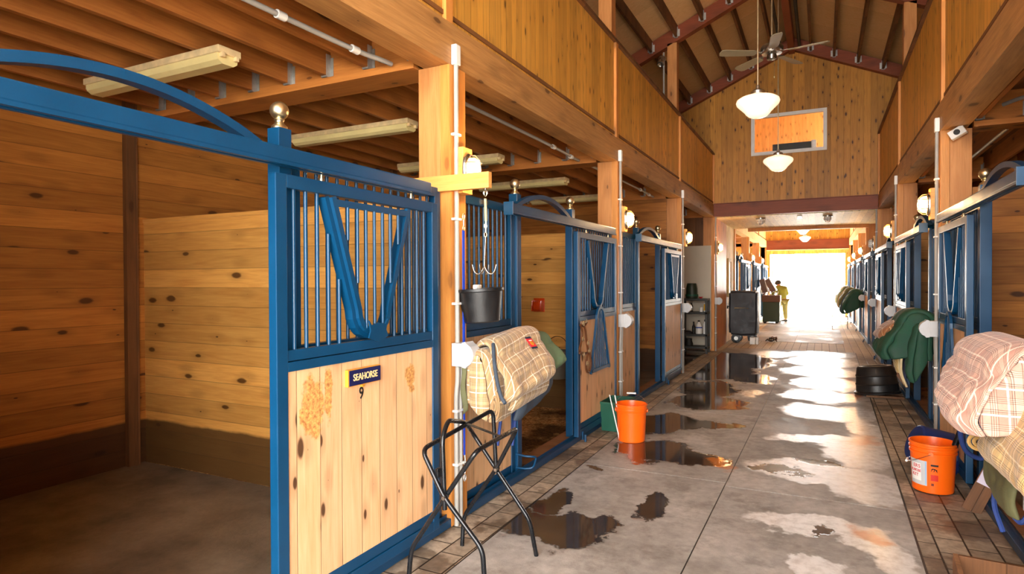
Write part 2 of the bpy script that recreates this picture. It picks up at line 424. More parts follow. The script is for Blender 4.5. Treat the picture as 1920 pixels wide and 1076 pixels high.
# ------------------------------------------------------------------ the building
BAY = 3.658
P = [-0.268+BAY*i for i in range(9)]          # lines of the posts: -0.27, 3.39, 7.05, 10.7, 14.36, 18.0, 21.7, 25.3, 29.0
XL, XR = -2.15, 1.0                            # aisle faces of the posts
XWL, XWR = -5.35, 4.2                          # outer walls
YN, YF = -3.2, 29.0
RX = -0.575
def zraf(x): return 6.42-.45*abs(x-RX)
def zdeck(x): return 6.69-.45*abs(x-RX)

# floor
mb = MB(); mb.box((-5.4, YN, -.12), (4.3, YF, -.006)); struct('floor', mb, M['paver'])
fe = lambda y: .46+.0125*y
fj = lambda y: -.705+.0065*y
fl = lambda y: -1.80-.012*y
def slabs(xa, xb, ys, g=.004):
    for y0, y1 in zip(ys, ys[1:]):
        pts = [(xa(y0)+g, y0+g, 0), (xb(y0)-g, y0+g, 0), (xb(y1)-g, y1-g, 0), (xa(y1)+g, y1-g, 0)]
        m = MB(); m.prism([(p[0], p[1], -.005) for p in pts], (0,0,.005)); struct('floor_slab', m, M['concrete'])
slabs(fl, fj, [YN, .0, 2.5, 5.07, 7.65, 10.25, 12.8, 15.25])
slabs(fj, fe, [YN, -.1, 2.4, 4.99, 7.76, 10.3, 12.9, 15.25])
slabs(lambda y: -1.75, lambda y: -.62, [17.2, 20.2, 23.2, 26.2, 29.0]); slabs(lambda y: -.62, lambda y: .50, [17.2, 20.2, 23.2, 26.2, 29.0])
for f, y0, y1 in ((fj, YN, 15.25), (fe, YN, 15.25), (fl, YN, 15.25)):
    m = MB(); m.prism([(f(y0)-.010, y0, -.0055), (f(y0)+.010, y0, -.0055), (f(y1)+.010, y1, -.0055), (f(y1)-.010, y1, -.0055)], (0,0,.0015)); struct('floor_joint', m, M['rubber'])
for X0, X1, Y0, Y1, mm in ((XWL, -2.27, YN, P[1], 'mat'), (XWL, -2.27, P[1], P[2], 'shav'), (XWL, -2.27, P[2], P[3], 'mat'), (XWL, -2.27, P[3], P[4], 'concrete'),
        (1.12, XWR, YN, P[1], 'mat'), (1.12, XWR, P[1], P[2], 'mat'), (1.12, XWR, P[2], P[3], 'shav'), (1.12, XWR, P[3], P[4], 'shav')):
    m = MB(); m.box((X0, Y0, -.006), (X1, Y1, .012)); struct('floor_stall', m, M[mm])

# outer walls
def side_wall(name, x0, x1):
    m = MB(); m.box((x0, YN, 0), (x1, P[5], 4.55)); wy = P[5]
    for i in (5, 6, 7):
        a, b = P[i]+1.1, P[i]+2.5
        m.box((x0, wy, 0), (x1, a, 4.55)); m.box((x0, a, 0), (x1, b, 1.1)); m.box((x0, a, 2.5), (x1, b, 4.55)); wy = b
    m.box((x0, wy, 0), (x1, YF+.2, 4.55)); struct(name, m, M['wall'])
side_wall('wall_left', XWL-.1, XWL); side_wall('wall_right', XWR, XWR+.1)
def gable(name, y0, y1, mat, zb, hole=None, door=None):
    """full width gable wall between y0 and y1 above zb, with a rectangular hole"""
    m = MB(); d = (0, y1-y0, 0)
    def col(xa, xb, za, zb_=None):
        xs = sorted({xa, xb} | ({RX} if xa < RX < xb else set()))
        for a, b in zip(xs, xs[1:]):
            if zb_ is None: m.prism([(a,y0,za),(b,y0,za),(b,y0,zdeck(b)),(a,y0,zdeck(a))], d)
            else: m.prism([(a,y0,za),(b,y0,za),(b,y0,zb_),(a,y0,zb_)], d)
    if hole:
        xa, xb, za, zc = hole
        col(XWL, xa, zb); col(xb, XWR, zb); col(xa, xb, zc)
        if za > zb: col(xa, xb, zb, za)
    else: col(XWL, XWR, zb)
    return struct(name, m, mat)
gable('wall_gable', P[4], P[4]+.08, M['gable'], 3.2, (-1.38, .09, 4.28, 5.15))
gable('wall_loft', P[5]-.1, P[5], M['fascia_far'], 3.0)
gable('wall_far_end', P[8], P[8]+.12, M['fascia'], 0, (-2.02, .86, 0, 2.68))
for xa, xb, za in ((XWL, -2.2, 0), (XWR-.15, XWR, 0), (1.05, 1.27, 0), (1.27, XWR-.15, 3.0)):
    m = MB(); m.prism([(xa, YN-.1, za), (xb, YN-.1, za), (xb, YN-.1, zdeck(xb)), (xa, YN-.1, zdeck(xa))], (0,.1,0)); struct('wall_near_end', m, M['fascia'])
for xa, xb in ((-2.2, RX), (RX, 1.05)):
    m = MB(); m.prism([(xa, YN-.1, 5.2), (xb, YN-.1, 5.2), (xb, YN-.1, zdeck(xb)), (xa, YN-.1, zdeck(xa))], (0,.1,0)); struct('wall_near_end', m, M['fascia'])
# roof decks, ridge, rafters, purlins
for sgn, xe, nm in ((-1, XWL-.3, 'roof_left'), (1, XWR+.3, 'roof_right')):
    m = MB(); m.prism([(RX, YN-.6, zdeck(RX)), (xe, YN-.6, zdeck(xe)), (xe, YN-.6, zdeck(xe)+.06), (RX, YN-.6, zdeck(RX)+.06)], (0, YF-YN+1.2, 0)); struct(nm, m, M['roof'])
m = MB(); m.box((RX-.06, YN, 6.36), (RX+.06, P[4]-.02, 6.64)); struct('ridge_beam', m, M['red'])
def hanger_mb(w=.045, h=.2):
    a = MB(); a.box((-w/2-.004,-.03,-h*.2), (-w/2,.0,h)); a.box((w/2,-.03,-h*.2), (w/2+.004,.0,h)); a.box((-w/2-.004,-.03,-h*.2-.004), (w/2+.004,.0,-h*.2))
    return a
for i in range(0, 5):
    for sgn, xe in ((-1, XWL), (1, XWR)):
        y = P[i] if i < 4 else P[4]-.16
        m = MB(); m.prism([(RX, y, zraf(RX)), (xe, y, zraf(xe)), (xe, y, zraf(xe)+.245), (RX, y, zraf(RX)+.245)], (0, .14, 0))
        struct('rafter', m, M['red'])
pur = None
for i in range(1, 4):
    ya, yb = P[i]+.15, (P[i+1]-.01 if i < 3 else P[4]-.17)
    for sgn in (-1, 1):
        k = 0
        while True:
            x = RX+sgn*(.36+.43*k); k += 1
            if x < XWL+.1 or x > XWR-.1: break
            z = zdeck(x)-.20
            m = MB(); m.box((-.022, ya, 0), (.022, yb, .185+0*z))
            o = m.build('purlin', M['brown'], loc=(x, 0, z)); o['kind'] = 'structure'
            for yy in (yb-.004,):
                hm = MB(); hm.box((-.030, yy-.04, -.02), (-.024, yy, .15)); hm.box((.024, yy-.04, -.02), (.030, yy, .15)); hm.box((-.030, yy-.04, -.026), (.030, yy, -.02))
                hm.box((-.06, yy-.004, .0), (-.030, yy, .12)); hm.box((.030, yy-.004, .0), (.06, yy, .12))
                hm.build('hanger', M['galv'], o)
# stall ceilings (loft floor)
m = MB(); m.box((XWL, YN, 3.31), (XL-.02, P[8], 3.34)); struct('ceiling_left', m, M['deck'])
m = MB(); m.box((XR+.02, YN, 3.31), (XWR, P[8], 3.34)); struct('ceiling_right', m, M['deck'])
jo = None
for side in (-1, 1):
    for i in (0, 1, 2, 3):
        for k in range(8):
            x = (-2.43-.375*k) if side < 0 else (1.29+.375*k)
            if not XWL+.1 < x < XWR-.1: continue
            if jo is None:
                m = MB(); m.box((-.02, .18, 0), (.02, BAY-.002, .24)); jo = m.build('ceiling_joist', M['joist']); jo['kind'] = 'structure'
                hm = MB(); y = BAY-.004
                hm.box((-.026, y-.045, -.006), (-.0205, y, .15)); hm.box((.0205, y-.045, -.006), (.026, y, .15)); hm.box((-.026, y-.045, -.012), (.026, y, -.0005))
                hm.box((-.05, y-.004, .0), (-.026, y, .13)); hm.box((.026, y-.004, .0), (.05, y, .13))
                hm.build('hanger', M['galv'], jo); o = jo
            else: o = copy_tree(jo)
            o.location = (x, P[i], 3.07)
# cross beams
for i in range(0, 9):
    for xa, xb in ((XWL, -2.4), (1.25, XWR)):
        m = MB(); m.box((xa, P[i], 3.02), (xb, P[i]+.17, 3.31)); m.box((xa, P[i]-.05, 3.0), (xb, P[i]+.22, 3.05)); struct('cross_beam', m, M['beamx'])
# gallery beams, board fronts, cap rails and trims
def gallery(side, ya, yb, far=False):
    X = XL if side < 0 else XR; s = side
    ztop = 4.38 if s < 0 else 4.50
    def bx(m, x0, x1, y0, y1, z0, z1): m.box((min(X+s*x0, X+s*x1), y0, z0), (max(X+s*x0, X+s*x1), y1, z1))
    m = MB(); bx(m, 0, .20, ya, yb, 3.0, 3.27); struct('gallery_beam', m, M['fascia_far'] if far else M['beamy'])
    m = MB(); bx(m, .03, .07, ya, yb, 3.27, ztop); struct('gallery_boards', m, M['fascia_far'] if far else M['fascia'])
    m = MB(); bx(m, -.01, .11, ya, yb, ztop, ztop+.035); struct('gallery_rail', m, M['brown'])
    for y in (yb,):
        m = MB(); bx(m, .0, .035, y-.04, y+.04, 3.27, ztop); struct('trim_gallery', m, M['trimz'])
for s in (-1, 1):
    gallery(s, YN, P[1])
    for i in (1, 2, 3): gallery(s, P[i], P[i+1])
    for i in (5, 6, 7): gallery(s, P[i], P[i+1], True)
    X = XL if s < 0 else XR
    for i in (1, 2, 3):
        m = MB(); xa, xb = sorted((X+s*.07, X+s*.23)); m.box((xa, P[i], 3.3), (xb, P[i]+.16, zraf(X+s*.12))); struct('loft_post', m, M['postz'])
# timber posts carrying the gallery beams
def timber_post(side, y, z=3.0):
    X = XL if side < 0 else XR; s = side
    m = MB(); xa, xb = sorted((X+s*.075, X+s*.245)); m.box((xa, y, 0), (xb, y+.17, z)); o = struct('timber_post', m, M['postz'])
    m = MB(); xa, xb = sorted((X, X+s*.072)); m.box((xa, y-.006, 0), (xb, y+.19, z)); m.build('cladding_board', M['trimz'], o)
    return o
for i in range(0, 9):
    for s in (-1, 1): timber_post(s, P[i])
# partitions between stalls
def partition(name, xa, xb, y, z, mat): 
    m = MB(); m.box((xa, y+.01, 0), (xb, y+.06, z)); m.box((xa, y-.0, z), (xb, y+.07, z+.03)); return struct(name, m, mat)
partition('wall_partition_left_1', XWL, -2.40, P[1], 2.12, M['part'])
partition('wall_partition_left_2', XWL, -2.40, P[2], 2.15, M['part'])
partition('wall_partition_left_3', XWL, -2.40, P[3], 3.0, M['wall'])
partition('wall_partition_right_1', 1.25, XWR, P[1], 2.12, M['wall'])
partition('wall_partition_right_2', 1.25, XWR, P[2], 2.42, M['wall'])
partition('wall_partition_right_3', 1.25, XWR, P[3], 2.42, M['part'])
partition('wall_partition_right_4', 1.25, XWR, P[4], 3.0, M['wall'])
partition('wall_partition_left_0', XWL, -2.40, P[0], 2.9, M['wall'])
partition('wall_partition_right_0', 1.25, XWR, P[0], 2.9, M['part'])
for y in (P[5], P[6], P[7]):
    partition('wall_partition_far', XWL, -2.40, y, 2.15, M['part']); partition('wall_partition_far', 1.25, XWR, y, 2.15, M['part'])
m = MB(); m.box((XWL, P[4]+.0, 0), (-2.40, P[4]+.05, 3.0)); struct('wall_storage', m, M['brown'])
for y in (P[1]-.17, P[2]-.17):
    m = MB(); m.box((XWL, y, 0), (XWL+.05, y+.10, 3.31)); struct('trim_stud', m, M['brown'])
# crossing: red header beam, low ceiling, end trim, side walls
m = MB(); m.box((XL, P[4]-.1, 3.0), (XR, P[4]+.0, 3.27)); m.box((XL, P[4]-.14, 3.27), (XR, P[4]-.0, 3.285)); struct('header_beam', m, M['red'])
m = MB(); m.box((XWL, P[4]+.08, 2.99), (XWR, P[5]-.1, 3.05)); struct('ceiling_crossing', m, M['ceil'])
m = MB(); m.box((XL+.35, P[5]-.16, 2.90), (XR+.05, P[5]-.02, 2.99)); struct('trim_1', m, M['trimz'])
m = MB(); m.box((XL-.07, P[4]+.35, 0), (XL, P[4]+1.9, 2.99)); struct('wall_crossing_left_1', m, M['trimz'])
m = MB(); m.box((XL-.10, P[4]+1.9, 0), (XL-.03, P[5]+.0, 2.99)); struct('wall_crossing_left_2', m, M['cream'])
# far end: header band, sliding door leaves
m = MB(); m.box((XL, P[8]-.10, 2.86), (XR, P[8]-.0, 3.28)); struct('header_beam', m, M['red'])
m = MB(); m.box((XL, P[8]-.16, 2.84), (XR, P[8]-.0, 2.87)); struct('trim_2', m, M['ceil'])
for x0, x1 in ((-2.02, -1.90), (.62, .70)):
    m = MB(); m.box((x0+.03, P[8]+.14, .0), (x1, P[8]+.20, 2.62)); tag(m.build('sliding_door', M['boxgrey']), 'grey edge of the barn end door left of the bright doorway' if x0 < 0 else 'grey edge of the barn end door right of the bright doorway', 'door')
m = MB(); m.box((-14, YF+.2, -.15), (14, YF+40, -.02)); struct('ground_outside', m, M['ground'])
m = MB(); m.box((-14, YN-16, -.15), (14, YN-.1, -.02)); struct('ground_outside', m, M['ground'])

# loft window in the gable
w = MB()
for a, b in (((-1.38,0,4.28),(-1.31,.05,5.15)), ((.02,0,4.28),(.09,.05,5.15)), ((-1.31,0,4.28),(.02,.05,4.35)), ((-1.31,0,5.08),(.02,.05,5.15))):
    w.box((a[0], P[4]-.03, a[2]), (b[0], P[4]+.05, b[2]))
win = w.build('window_1', M['white']); tag(win, 'white framed interior window high in the wooden gable wall', None, None, 'structure')
g = MB(); g.box((-1.31, P[4]+.005, 4.35), (.02, P[4]+.011, 5.08)); g.build('pane', M['glass'], win)
t = thing('window_air_conditioner', 'dark grey and silver unit seen through the gable window on its sill', 'air conditioner', (-.55, P[4]+.42, 4.28))
b = MB(); b.box((-.42,-.15,0), (.34,.15,.27), bev=.01); b.build('casing', M['shelf'], t)
b = MB(); b.box((.34,-.16,0), (.44,.16,.29), bev=.01); b.build('side_panel', M['galv'], t)
m = MB(); m.box((XWL, P[4]+.08, 3.05), (XWR, P[5]-.1, 4.28)); struct('floor_loft_room', m, M['ceil'])

# ------------------------------------------------------------------ stall fronts (local: +x to the aisle, y along the wall)
def rails(m, y0, y1, z0, z1, d, st=.06, mid=(1.20, 1.295), top=.06, bot=.12):
    m.box((-d/2, y0, z0), (d/2, y0+st, z1), bev=.004); m.box((-d/2, y1-st, z0), (d/2, y1, z1), bev=.004)
    m.box((-d/2, y0+st, z1-top), (d/2, y1-st, z1), bev=.004)
    m.box((-d/2, y0+st, mid[0]), (d/2, y1-st, mid[0]+.043), bev=.003); m.box((-d/2+.004, y0+st, mid[0]+.047), (d/2-.004, y1-st, mid[1]), bev=.003)
    m.box((-d/2, y0+st, z0), (d/2, y1-st, z0+bot*.5), bev=.004); m.box((-d/2+.006, y0+st, z0+bot*.5+.003), (d/2-.006, y1-st, z0+bot), bev=.003)
def barmesh(z0, z1, r=.0095):
    m = MB(); m.tube([(0,0,z0),(0,0,z1)], r, 10, cap=False); return m
def make_panel(w, name='barred_panel', ztop=2.20, n=12):
    t = thing(name, 'x', 'stall panel')
    m = MB(); rails(m, -w/2, w/2, .0, ztop, .05); m.build('frame', M['blue'], t)
    m = MB(); m.box((-.016, -w/2+.058, .11), (.016, w/2-.058, 1.205)); m.build('board_panel', M['door'], t)
    b0 = None
    for i in range(n):
        y = -w/2+.06+(w-.12)*(i+.75)/(n+.5)
        if b0 is None: b0 = barmesh(1.28, ztop-.05).build('bar', M['blue'], t, True); b = b0
        else: b = b0.copy(); C.objects.link(b); b.parent = t
        b.location = (0, y, 0)
    return t
ZB, RB = 1.455, .155                   # centre and radius of the yoke bowl
def zleg(a): return ZB+(a-RB)/(.335-RB)*(1.995-ZB)
def yoke_path(off, n=10, zt=1.995):
    r = RB-off; x1 = .335-off*1.05
    a0 = 0.0
    p = [(-x1, zt), (-r, ZB)]+[( -r*math.cos(a), ZB-r*math.sin(a)) for a in [PI*k/n for k in range(1, n)]]+[(r, ZB), (x1, zt)]
    return p
def strip(m, path, w, x0, x1, close=False):
    """flat frame following a path in the yz plane, w wide inwards"""
    N = len(path); L = []
    for i in range(N):
        a = Vector(path[max(i-1,0)]); b = Vector(path[min(i+1,N-1)]); d = (b-a).normalized(); nn = Vector((-d.y, d.x))
        p = Vector(path[i]); L.append((p, p+nn*w))
    for (a, b), (c, d) in zip(L, L[1:]):
        v = []
        for x in (x0, x1):
            v.append([m.bm.verts.new((x, q.x, q.y)) for q in (a, b, d, c)])
        A, B = v
        m.bm.faces.new(A); m.bm.faces.new(B[::-1])
        m.bm.faces.new((A[0],A[3],B[3],B[0])); m.bm.faces.new((A[1],B[1],B[2],A[2]))
    for (a, b) in (L[0], L[-1]):
        m.bm.faces.new([m.bm.verts.new(q) for q in ((x0,a.x,a.y),(x1,a.x,a.y),(x1,b.x,b.y),(x0,b.x,b.y))])
def make_door(w=1.25, down=False, name='stall_door'):
    t = thing(name, 'x', 'stall door')
    z0, z1 = .085, 2.07
    m = MB(); rails(m, -w/2, w/2, z0, z1, .046, st=.062); m.build('frame', M['blue'], t)
    m = MB(); m.box((-.014, -w/2+.060, z0+.11), (.014, w/2-.060, 1.205)); m.build('board_panel', M['door'], t)
    b0 = None; n = 15
    for i in range(n):
        y = -w/2+.062+(w-.124)*(i+.8)/(n+.6)
        a = abs(y)
        if a < RB+.012: continue
        ze = zleg(a-.01) if a < .33 else z1-.05
        b = barmesh(1.285, min(ze, z1-.05)).build('bar', M['blue'], t, True); b.location = (0, y, 0)
    m = MB(); strip(m, yoke_path(0), .030, -.022, .026); m.build('yoke_frame', M['blue'], t)
    # hinged grille that closes the yoke
    g = MB(); strip(g, yoke_path(.022), .030, .028, .048); g.box((.028, -.30, 1.958), (.048, .30, 1.99))
    pl = [(.061,-.075,1.40),(.061,-.055,1.375),(.061,0,1.385),(.061,.055,1.375),(.061,.075,1.40),(.061,.062,1.345),(.061,.078,1.31),(.061,0,1.285),(.061,-.078,1.31),(.061,-.062,1.345)]
    yk = g.build('yoke_grille', M['blue'], t)
    if not down: h = MB(); h.prism(pl, (.008,0,0)); h.build('catch_plate', M['blue'], yk)
    for y in (-.20, -.13, -.065, 0, .065, .13, .20):
        a = abs(y)
        zlow = ZB-math.sqrt(max(.0, (RB-.04)**2-a*a)) if a < RB-.04 else ZB+(a-RB+.07)/(.335-RB)*(1.995-ZB)
        b = MB(); b.tube([(.043,y,zlow),(.043,y,1.96)], .0085, 10, cap=False); b.build('bar', M['blue'], yk, True)
    if down:
        yk.rotation_euler = (0, PI, 0); yk.location = (.075+.0, 0, 2*1.325)     # folded over its bottom hinge
    h = MB(); h.box((.024, -w/2+.10, .04), (.034, -w/2+.14, .12)); h.tube([(.05,-w/2+.12,.02),(.05,-w/2+.12,.09)], .012, 8); h.build('floor_guide', M['blue'], t)
    for y in (-.33, .38):
        h = MB(); h.tube([(0,y,2.05),(0,y,2.125)], .009, 8); h.lathe([(.014,2.07),(.014,2.085)], (0,y,0), 8); h.build('trolley_bolt', M['brass'], t, True)
    return t
def make_post():
    t = thing('opening_post', 'x', 'post')
    m = MB(); m.box((-.037,-.037,0), (.037,.037,2.30), bev=.003); m.build('shaft', M['blue'], t)
    prof = [(.0,0),(.036,0),(.036,.010),(.030,.016),(.021,.024),(.019,.034),(.024,.042)]+[(.0425*math.sin(a), .083-.0425*math.cos(a)) for a in [PI*(k/12) for k in range(2, 12)]]+[(.0,.1255)]
    m = MB(); m.lathe([(max(r,.0006), z) for r, z in prof], (0,0,2.30), 24); m.build('ball_finial', M['brass'], t, 60)
    return t
def make_track():
    t = thing('sliding_track', 'x', 'door track')
    L0, L1 = -1.30, 1.30
    m = MB(); m.box((-.028, L0, 2.115), (.028, L1, 2.182), bev=.008); m.box((-.033, L0, 2.103), (-.012, L1, 2.117)); m.box((.012, L0, 2.103), (.033, L1, 2.117)); m.build('rail', M['blue'], t)
    m = MB(); m.box((-.04, L0-.006, 2.09), (.04, L0+.004, 2.19), bev=.002); m.build('end_cap', M['blue'], t)
    pts = []
    for k in range(25):
        u = k/24; y = L0+.24+1.24*u
        z = 2.165+.155*math.sin(PI*u)**.8
        pts.append((-.09, y, z))
    m = MB()
    for a, b in zip(pts, pts[1:]):
        a, b = Vector(a), Vector(b); n = (b-a).cross(Vector((1,0,0)))  .normalized()*-.018
        v = [[m.bm.verts.new(q+n*s+Vector((dx,0,0))) for s in (-1,1) for dx in ((-.026,.026) if s < 0 else (.026,-.026))] for q in (a, b)]
        A, B = v
        for i in range(4): m.bm.faces.new((A[i], A[(i+1)%4], B[(i+1)%4], B[i]))
    bmesh.ops.remove_doubles(m.bm, verts=m.bm.verts, dist=.0005)
    m.build('arch', M['blue'], t, 40)
    return t
def make_sill():
    t = thing('threshold_sill', 'x', 'threshold')
    m = MB(); m.box((-.03, -1.73, 0), (.035, 1.73, .055), bev=.006); m.box((-.005,-1.73,.05), (.0,1.73,.075)); m.build('blue_angle', M['blue'], t)
    m = MB(); m.box((-.17, -.62, .0), (-.035, .62, .05), bev=.004); m.build('wood_ledge', M['palwood'], t)
    return t
PA, PB = make_panel(.86, n=10), make_panel(1.26, n=15)
DU, DD = make_door(), make_door(down=True)
PO, TR, SI = make_post(), make_track(), make_sill()
WHERE = {
 (-1,0): 'nearest on the left, with the SEAHORSE plate', (-1,1): 'at the second stall on the left', (-1,2): 'at the third stall on the left',
 (1,1): 'at the nearest stall on the right', (1,2): 'at the right-hand stall behind the dark green blankets', (1,3): 'at the right-hand stall next to the red header',
 (1,4): 'at the right of the brick crossing', (-1,5): 'at the first far left stall', (-1,6): 'at the middle far left stall',
 (-1,7): 'at the last far left stall', (1,5): 'at the first far right stall', (1,6): 'at the middle far right stall', (1,7): 'at the last far right stall'}
def stall(side, i, down=False, skip=()):
    X = -2.24 if side < 0 else 1.10
    rz = 0 if side < 0 else PI; y = P[i]; wh = WHERE[(side, i)]; s = -side
    far = i >= 5
    if 'A' not in skip: put(PA, USED, (X, y+.63, 0), rz, 'narrow blue barred panel '+wh, 'narrow barred panels')
    if 'pa' not in skip: put(PO, USED, (X+s*.01, y+1.10, 0), rz, 'ball-topped blue post on the near side '+wh, 'opening posts with ball finials')
    if 'pb' not in skip: put(PO, USED, (X+s*.01, y+2.325, 0), rz, 'ball-topped blue post on the far side '+wh, 'opening posts with ball finials')
    put(PB, USED, (X, y+3.005, 0), rz, 'wide blue barred panel '+wh, 'wide barred panels')
    d = put(DD if down else DU, USED, (X+s*.125, y+2.80, 0), rz, ('blue door with lowered yoke ' if down else 'blue sliding door ')+wh, 'sliding stall doors')
    tr = put(TR, USED, (X+s*.145, y+2.02, 0), rz, 'blue arched door track '+wh, 'overhead door tracks')
    if side > 0:   # the arch stays over the opening, so the right-hand tracks are mirrored copies
        tr.rotation_euler = (0,0,0); tr.scale = (-1,1,1)
    put(SI, USED, (X+s*.055, y+1.92, 0), rz, 'blue floor sill '+wh, 'floor sills')
    return d
d9 = stall(-1, 0)
stall(-1, 1, True); stall(-1, 2)
stall(1, 1, True, skip=('A','pa')); stall(1, 2); stall(1, 3); stall(1, 4, skip=('A','pa'))
for i in (5, 6, 7): stall(-1, i); stall(1, i)

# name plate and number on the first door (local frame of the door)
np_ = MB(); np_.box((.014, -.125, 1.075), (.034, .125, 1.16), bev=.002); plate = np_.build('name_plate', M['gold'], d9)
np2 = MB(); np2.box((.033, -.117, 1.079), (.036, .122, 1.156)); np2.build('plate_face', M['signblue'], plate)
def text(body, size, m, parent, loc, rot, ext=.001, name='lettering', off=0., sx=1.):
    cu = bpy.data.curves.new(name, 'FONT'); cu.body = body; cu.size = size; cu.extrude = ext; cu.align_x = 'CENTER'; cu.align_y = 'CENTER'; cu.offset = off
    tmp = bpy.data.objects.new(name+'_tmp', cu); me = bpy.data.meshes.new_from_object(tmp); bpy.data.objects.remove(tmp)
    me.materials.clear(); me.materials.append(m)
    o = bpy.data.objects.new(name, me); C.objects.link(o)
    if parent: o.parent = parent
    o.location = loc; o.rotation_euler = rot; o.scale = (sx,1,1); return o
plate.location.y = -.07; 
text('SEAHORSE', .048, M['letter'], plate, (.037, .004, 1.117), (PI/2,0,PI/2), off=.0006, sx=.82)
text('9', .085, M['ink'], d9, (.0148, -.075, 1.026), (PI/2,0,PI/2), .0008, 'stall_number', off=.001, sx=.85)
h = MB(); h.box((.014,-.085,1.062),(.030,-.065,1.076)); h.build('hook', M['gold'], d9)
def gnawed():
    m = M['door'].copy(); m.name = 'DoorBoardsGnawed'; nt = m.node_tree; b = nt.nodes['Principled BSDF']
    src = b.inputs['Base Color'].links[0].from_socket; t = NT.__new__(NT); t.m = m; t.t = nt; t.b = b; t._tc = None
    P_ = t.tc(); n = t.noise(P_, 14, 4, .65); n2 = t.noise(P_, 60, 4, .7); acc = None
    for cy, cz, a, c in ((-.40,1.02,.075,.14),(-.31,1.05,.03,.13),(-.44,.98,.05,.09),(.34,1.06,.05,.07),(.36,.98,.03,.03)):
        v = t.vm('MULTIPLY', t.vm('SUBTRACT', P_, (0,cy,cz)), (0,1/a,1/c)); d = t.vm('LENGTH', v); acc = d if acc is None else t.math('MINIMUM', acc, d)
    k = t.remap(t.math('ADD', acc, t.math('MULTIPLY', t.math('SUBTRACT', n, .5), 1.6)), 1.05, .75, 0., .85, True)
    col = t.mix(t.remap(n2, .35, .65), lin((150,84,28)), lin((236,176,96)))
    nt.links.new(t.mix(k, src, col), b.inputs['Base Color']); return m
for ch in d9.children:
    if ch.name.startswith('board_panel'): ch.data = ch.data.copy(); ch.data.materials[0] = gnawed()

# ------------------------------------------------------------------ post fittings
def make_lamp(on=True):
    t = thing('bulkhead_lamp', 'x', 'lamp')                        # local: +x to the aisle, z up, origin at its centre
    m = MB(); m.box((0,-.06,-.15), (.07,.06,.15), bev=.004); m.build('mounting_block', M['blockx'], t)
    def oval(r, x, rx=.058, rz=.095, n=24):
        return [(x, rx*r*math.copysign(abs(math.cos(a))**.8, math.cos(a)), rz*r*math.copysign(abs(math.sin(a))**.8, math.sin(a))) for a in [2*PI*k/n for k in range(n)]]
    def loft(m, secs):
        rs = [[m.bm.verts.new(p) for p in oval(r, x)] for x, r in secs]
        for a, b in zip(rs, rs[1:]):
            for k in range(24): m.bm.faces.new((a[k], a[(k+1)%24], b[(k+1)%24], b[k]))
        m.bm.faces.new(rs[0]); m.bm.faces.new(rs[-1][::-1])
    m = MB(); loft(m, [(.07,1.15),(.085,1.15),(.095,1.0)]); m.build('base_ring', M['steel'], t, True)
    m = MB(); loft(m, [(.09,.86),(.125,.84),(.145,.70),(.155,.40)]); m.build('glass', M['lamp'] if on else M['white'], t, True)
    m = MB()
    for z in (-.045, .045):
        m.tube([(.085,-.062,z),(.13,-.058,z),(.162,-.03,z),(.166,0,z),(.162,.03,z),(.13,.058,z),(.085,.062,z)], .004, 6)
    m.tube([(.085,0,-.10),(.13,0,-.095),(.162,0,-.06),(.168,0,0),(.162,0,.06),(.13,0,.095),(.085,0,.10)], .004, 6)
    m.build('cage', M['steel'], t, True)
    return t
LM, LO = make_lamp(), make_lamp(False)
def make_outlet():
    t = thing('outlet_box', 'x', 'outlet')
    m = MB(); m.box((0,-.055,-.075), (.075,.055,.075), bev=.004); m.build('box', M['boxgrey'], t)
    m = MB(); pts = [(.075,-.05,-.08),(.075,-.05,.08)]+[(.075+.085*math.sin(a)+.0, -.05, .0+.08*math.cos(a)) for a in [PI*k/8 for k in range(1, 8)]]
    m.prism([pts[0]]+[(.10,-.05,-.085)]+pts[2:][::-1]+[(.10,-.05,.085)]+[pts[1]], (0,.10,0)); m.build('weather_cover', M['boxgrey'], t)
    return t
OU = make_outlet()
def conduit(side, y, where, ztop=3.13):
    X = XL if side < 0 else XR; s = -side
    t = thing('conduit', 'grey vertical conduit '+where, 'conduit', (X+s*.022, y, 0), 0, 'post conduits')
    m = MB(); m.tube([(0,0,ztop-.02),(0,0,1.19)], .0155, 10); m.build('pipe', M['pvc'], t, True)
    m = MB(); m.tube(fillet([(0,0,1.06),(0,0,.95),(-s*.002,-.015,.85),(-s*.002,-.015,0)], .05), .0155, 10); m.build('pipe', M['pvc'], t, True)
    m = MB(); m.tube(fillet([(0,.05,1.06),(0,.05,.95),(-s*.002,.035,.85),(-s*.002,.035,0)], .05), .0155, 10); m.build('pipe', M['pvc'], t, True)
    m = MB(); m.box((-s*.0-.02,-.028,ztop-.13), (.02,.028,ztop+.0), bev=.006); m.build('cap_box', M['white'], t)
    for z in (2.55, 2.0, 1.45, .75, .40):
        m = MB(); m.box((-.021,-.034,z-.008), (.019,.034 if z > 1 else .055,z+.008), bev=.003); m.build('clamp', M['white'], t)
PW = {(-1,1): 'on the nearest wooden post on the left', (-1,2): 'on the left post behind the orange bucket', (-1,3): 'on the left post beside the white panel and shelf', (-1,4): 'on the left corner post below the red header',
      (1,2): 'on the nearest wooden post on the right', (1,3): 'on the right post beyond the upturned black tub', (1,4): 'on the right post at the red header', (-1,6): 'on the first far left post', (-1,7): 'on the second far left post',
      (1,5): 'on the post past the brick crossing on the right', (1,6): 'on the second far right post', (1,7): 'on the third far right post', (1,8): 'on the last far right post', (-1,8): 'on the last far left post'}
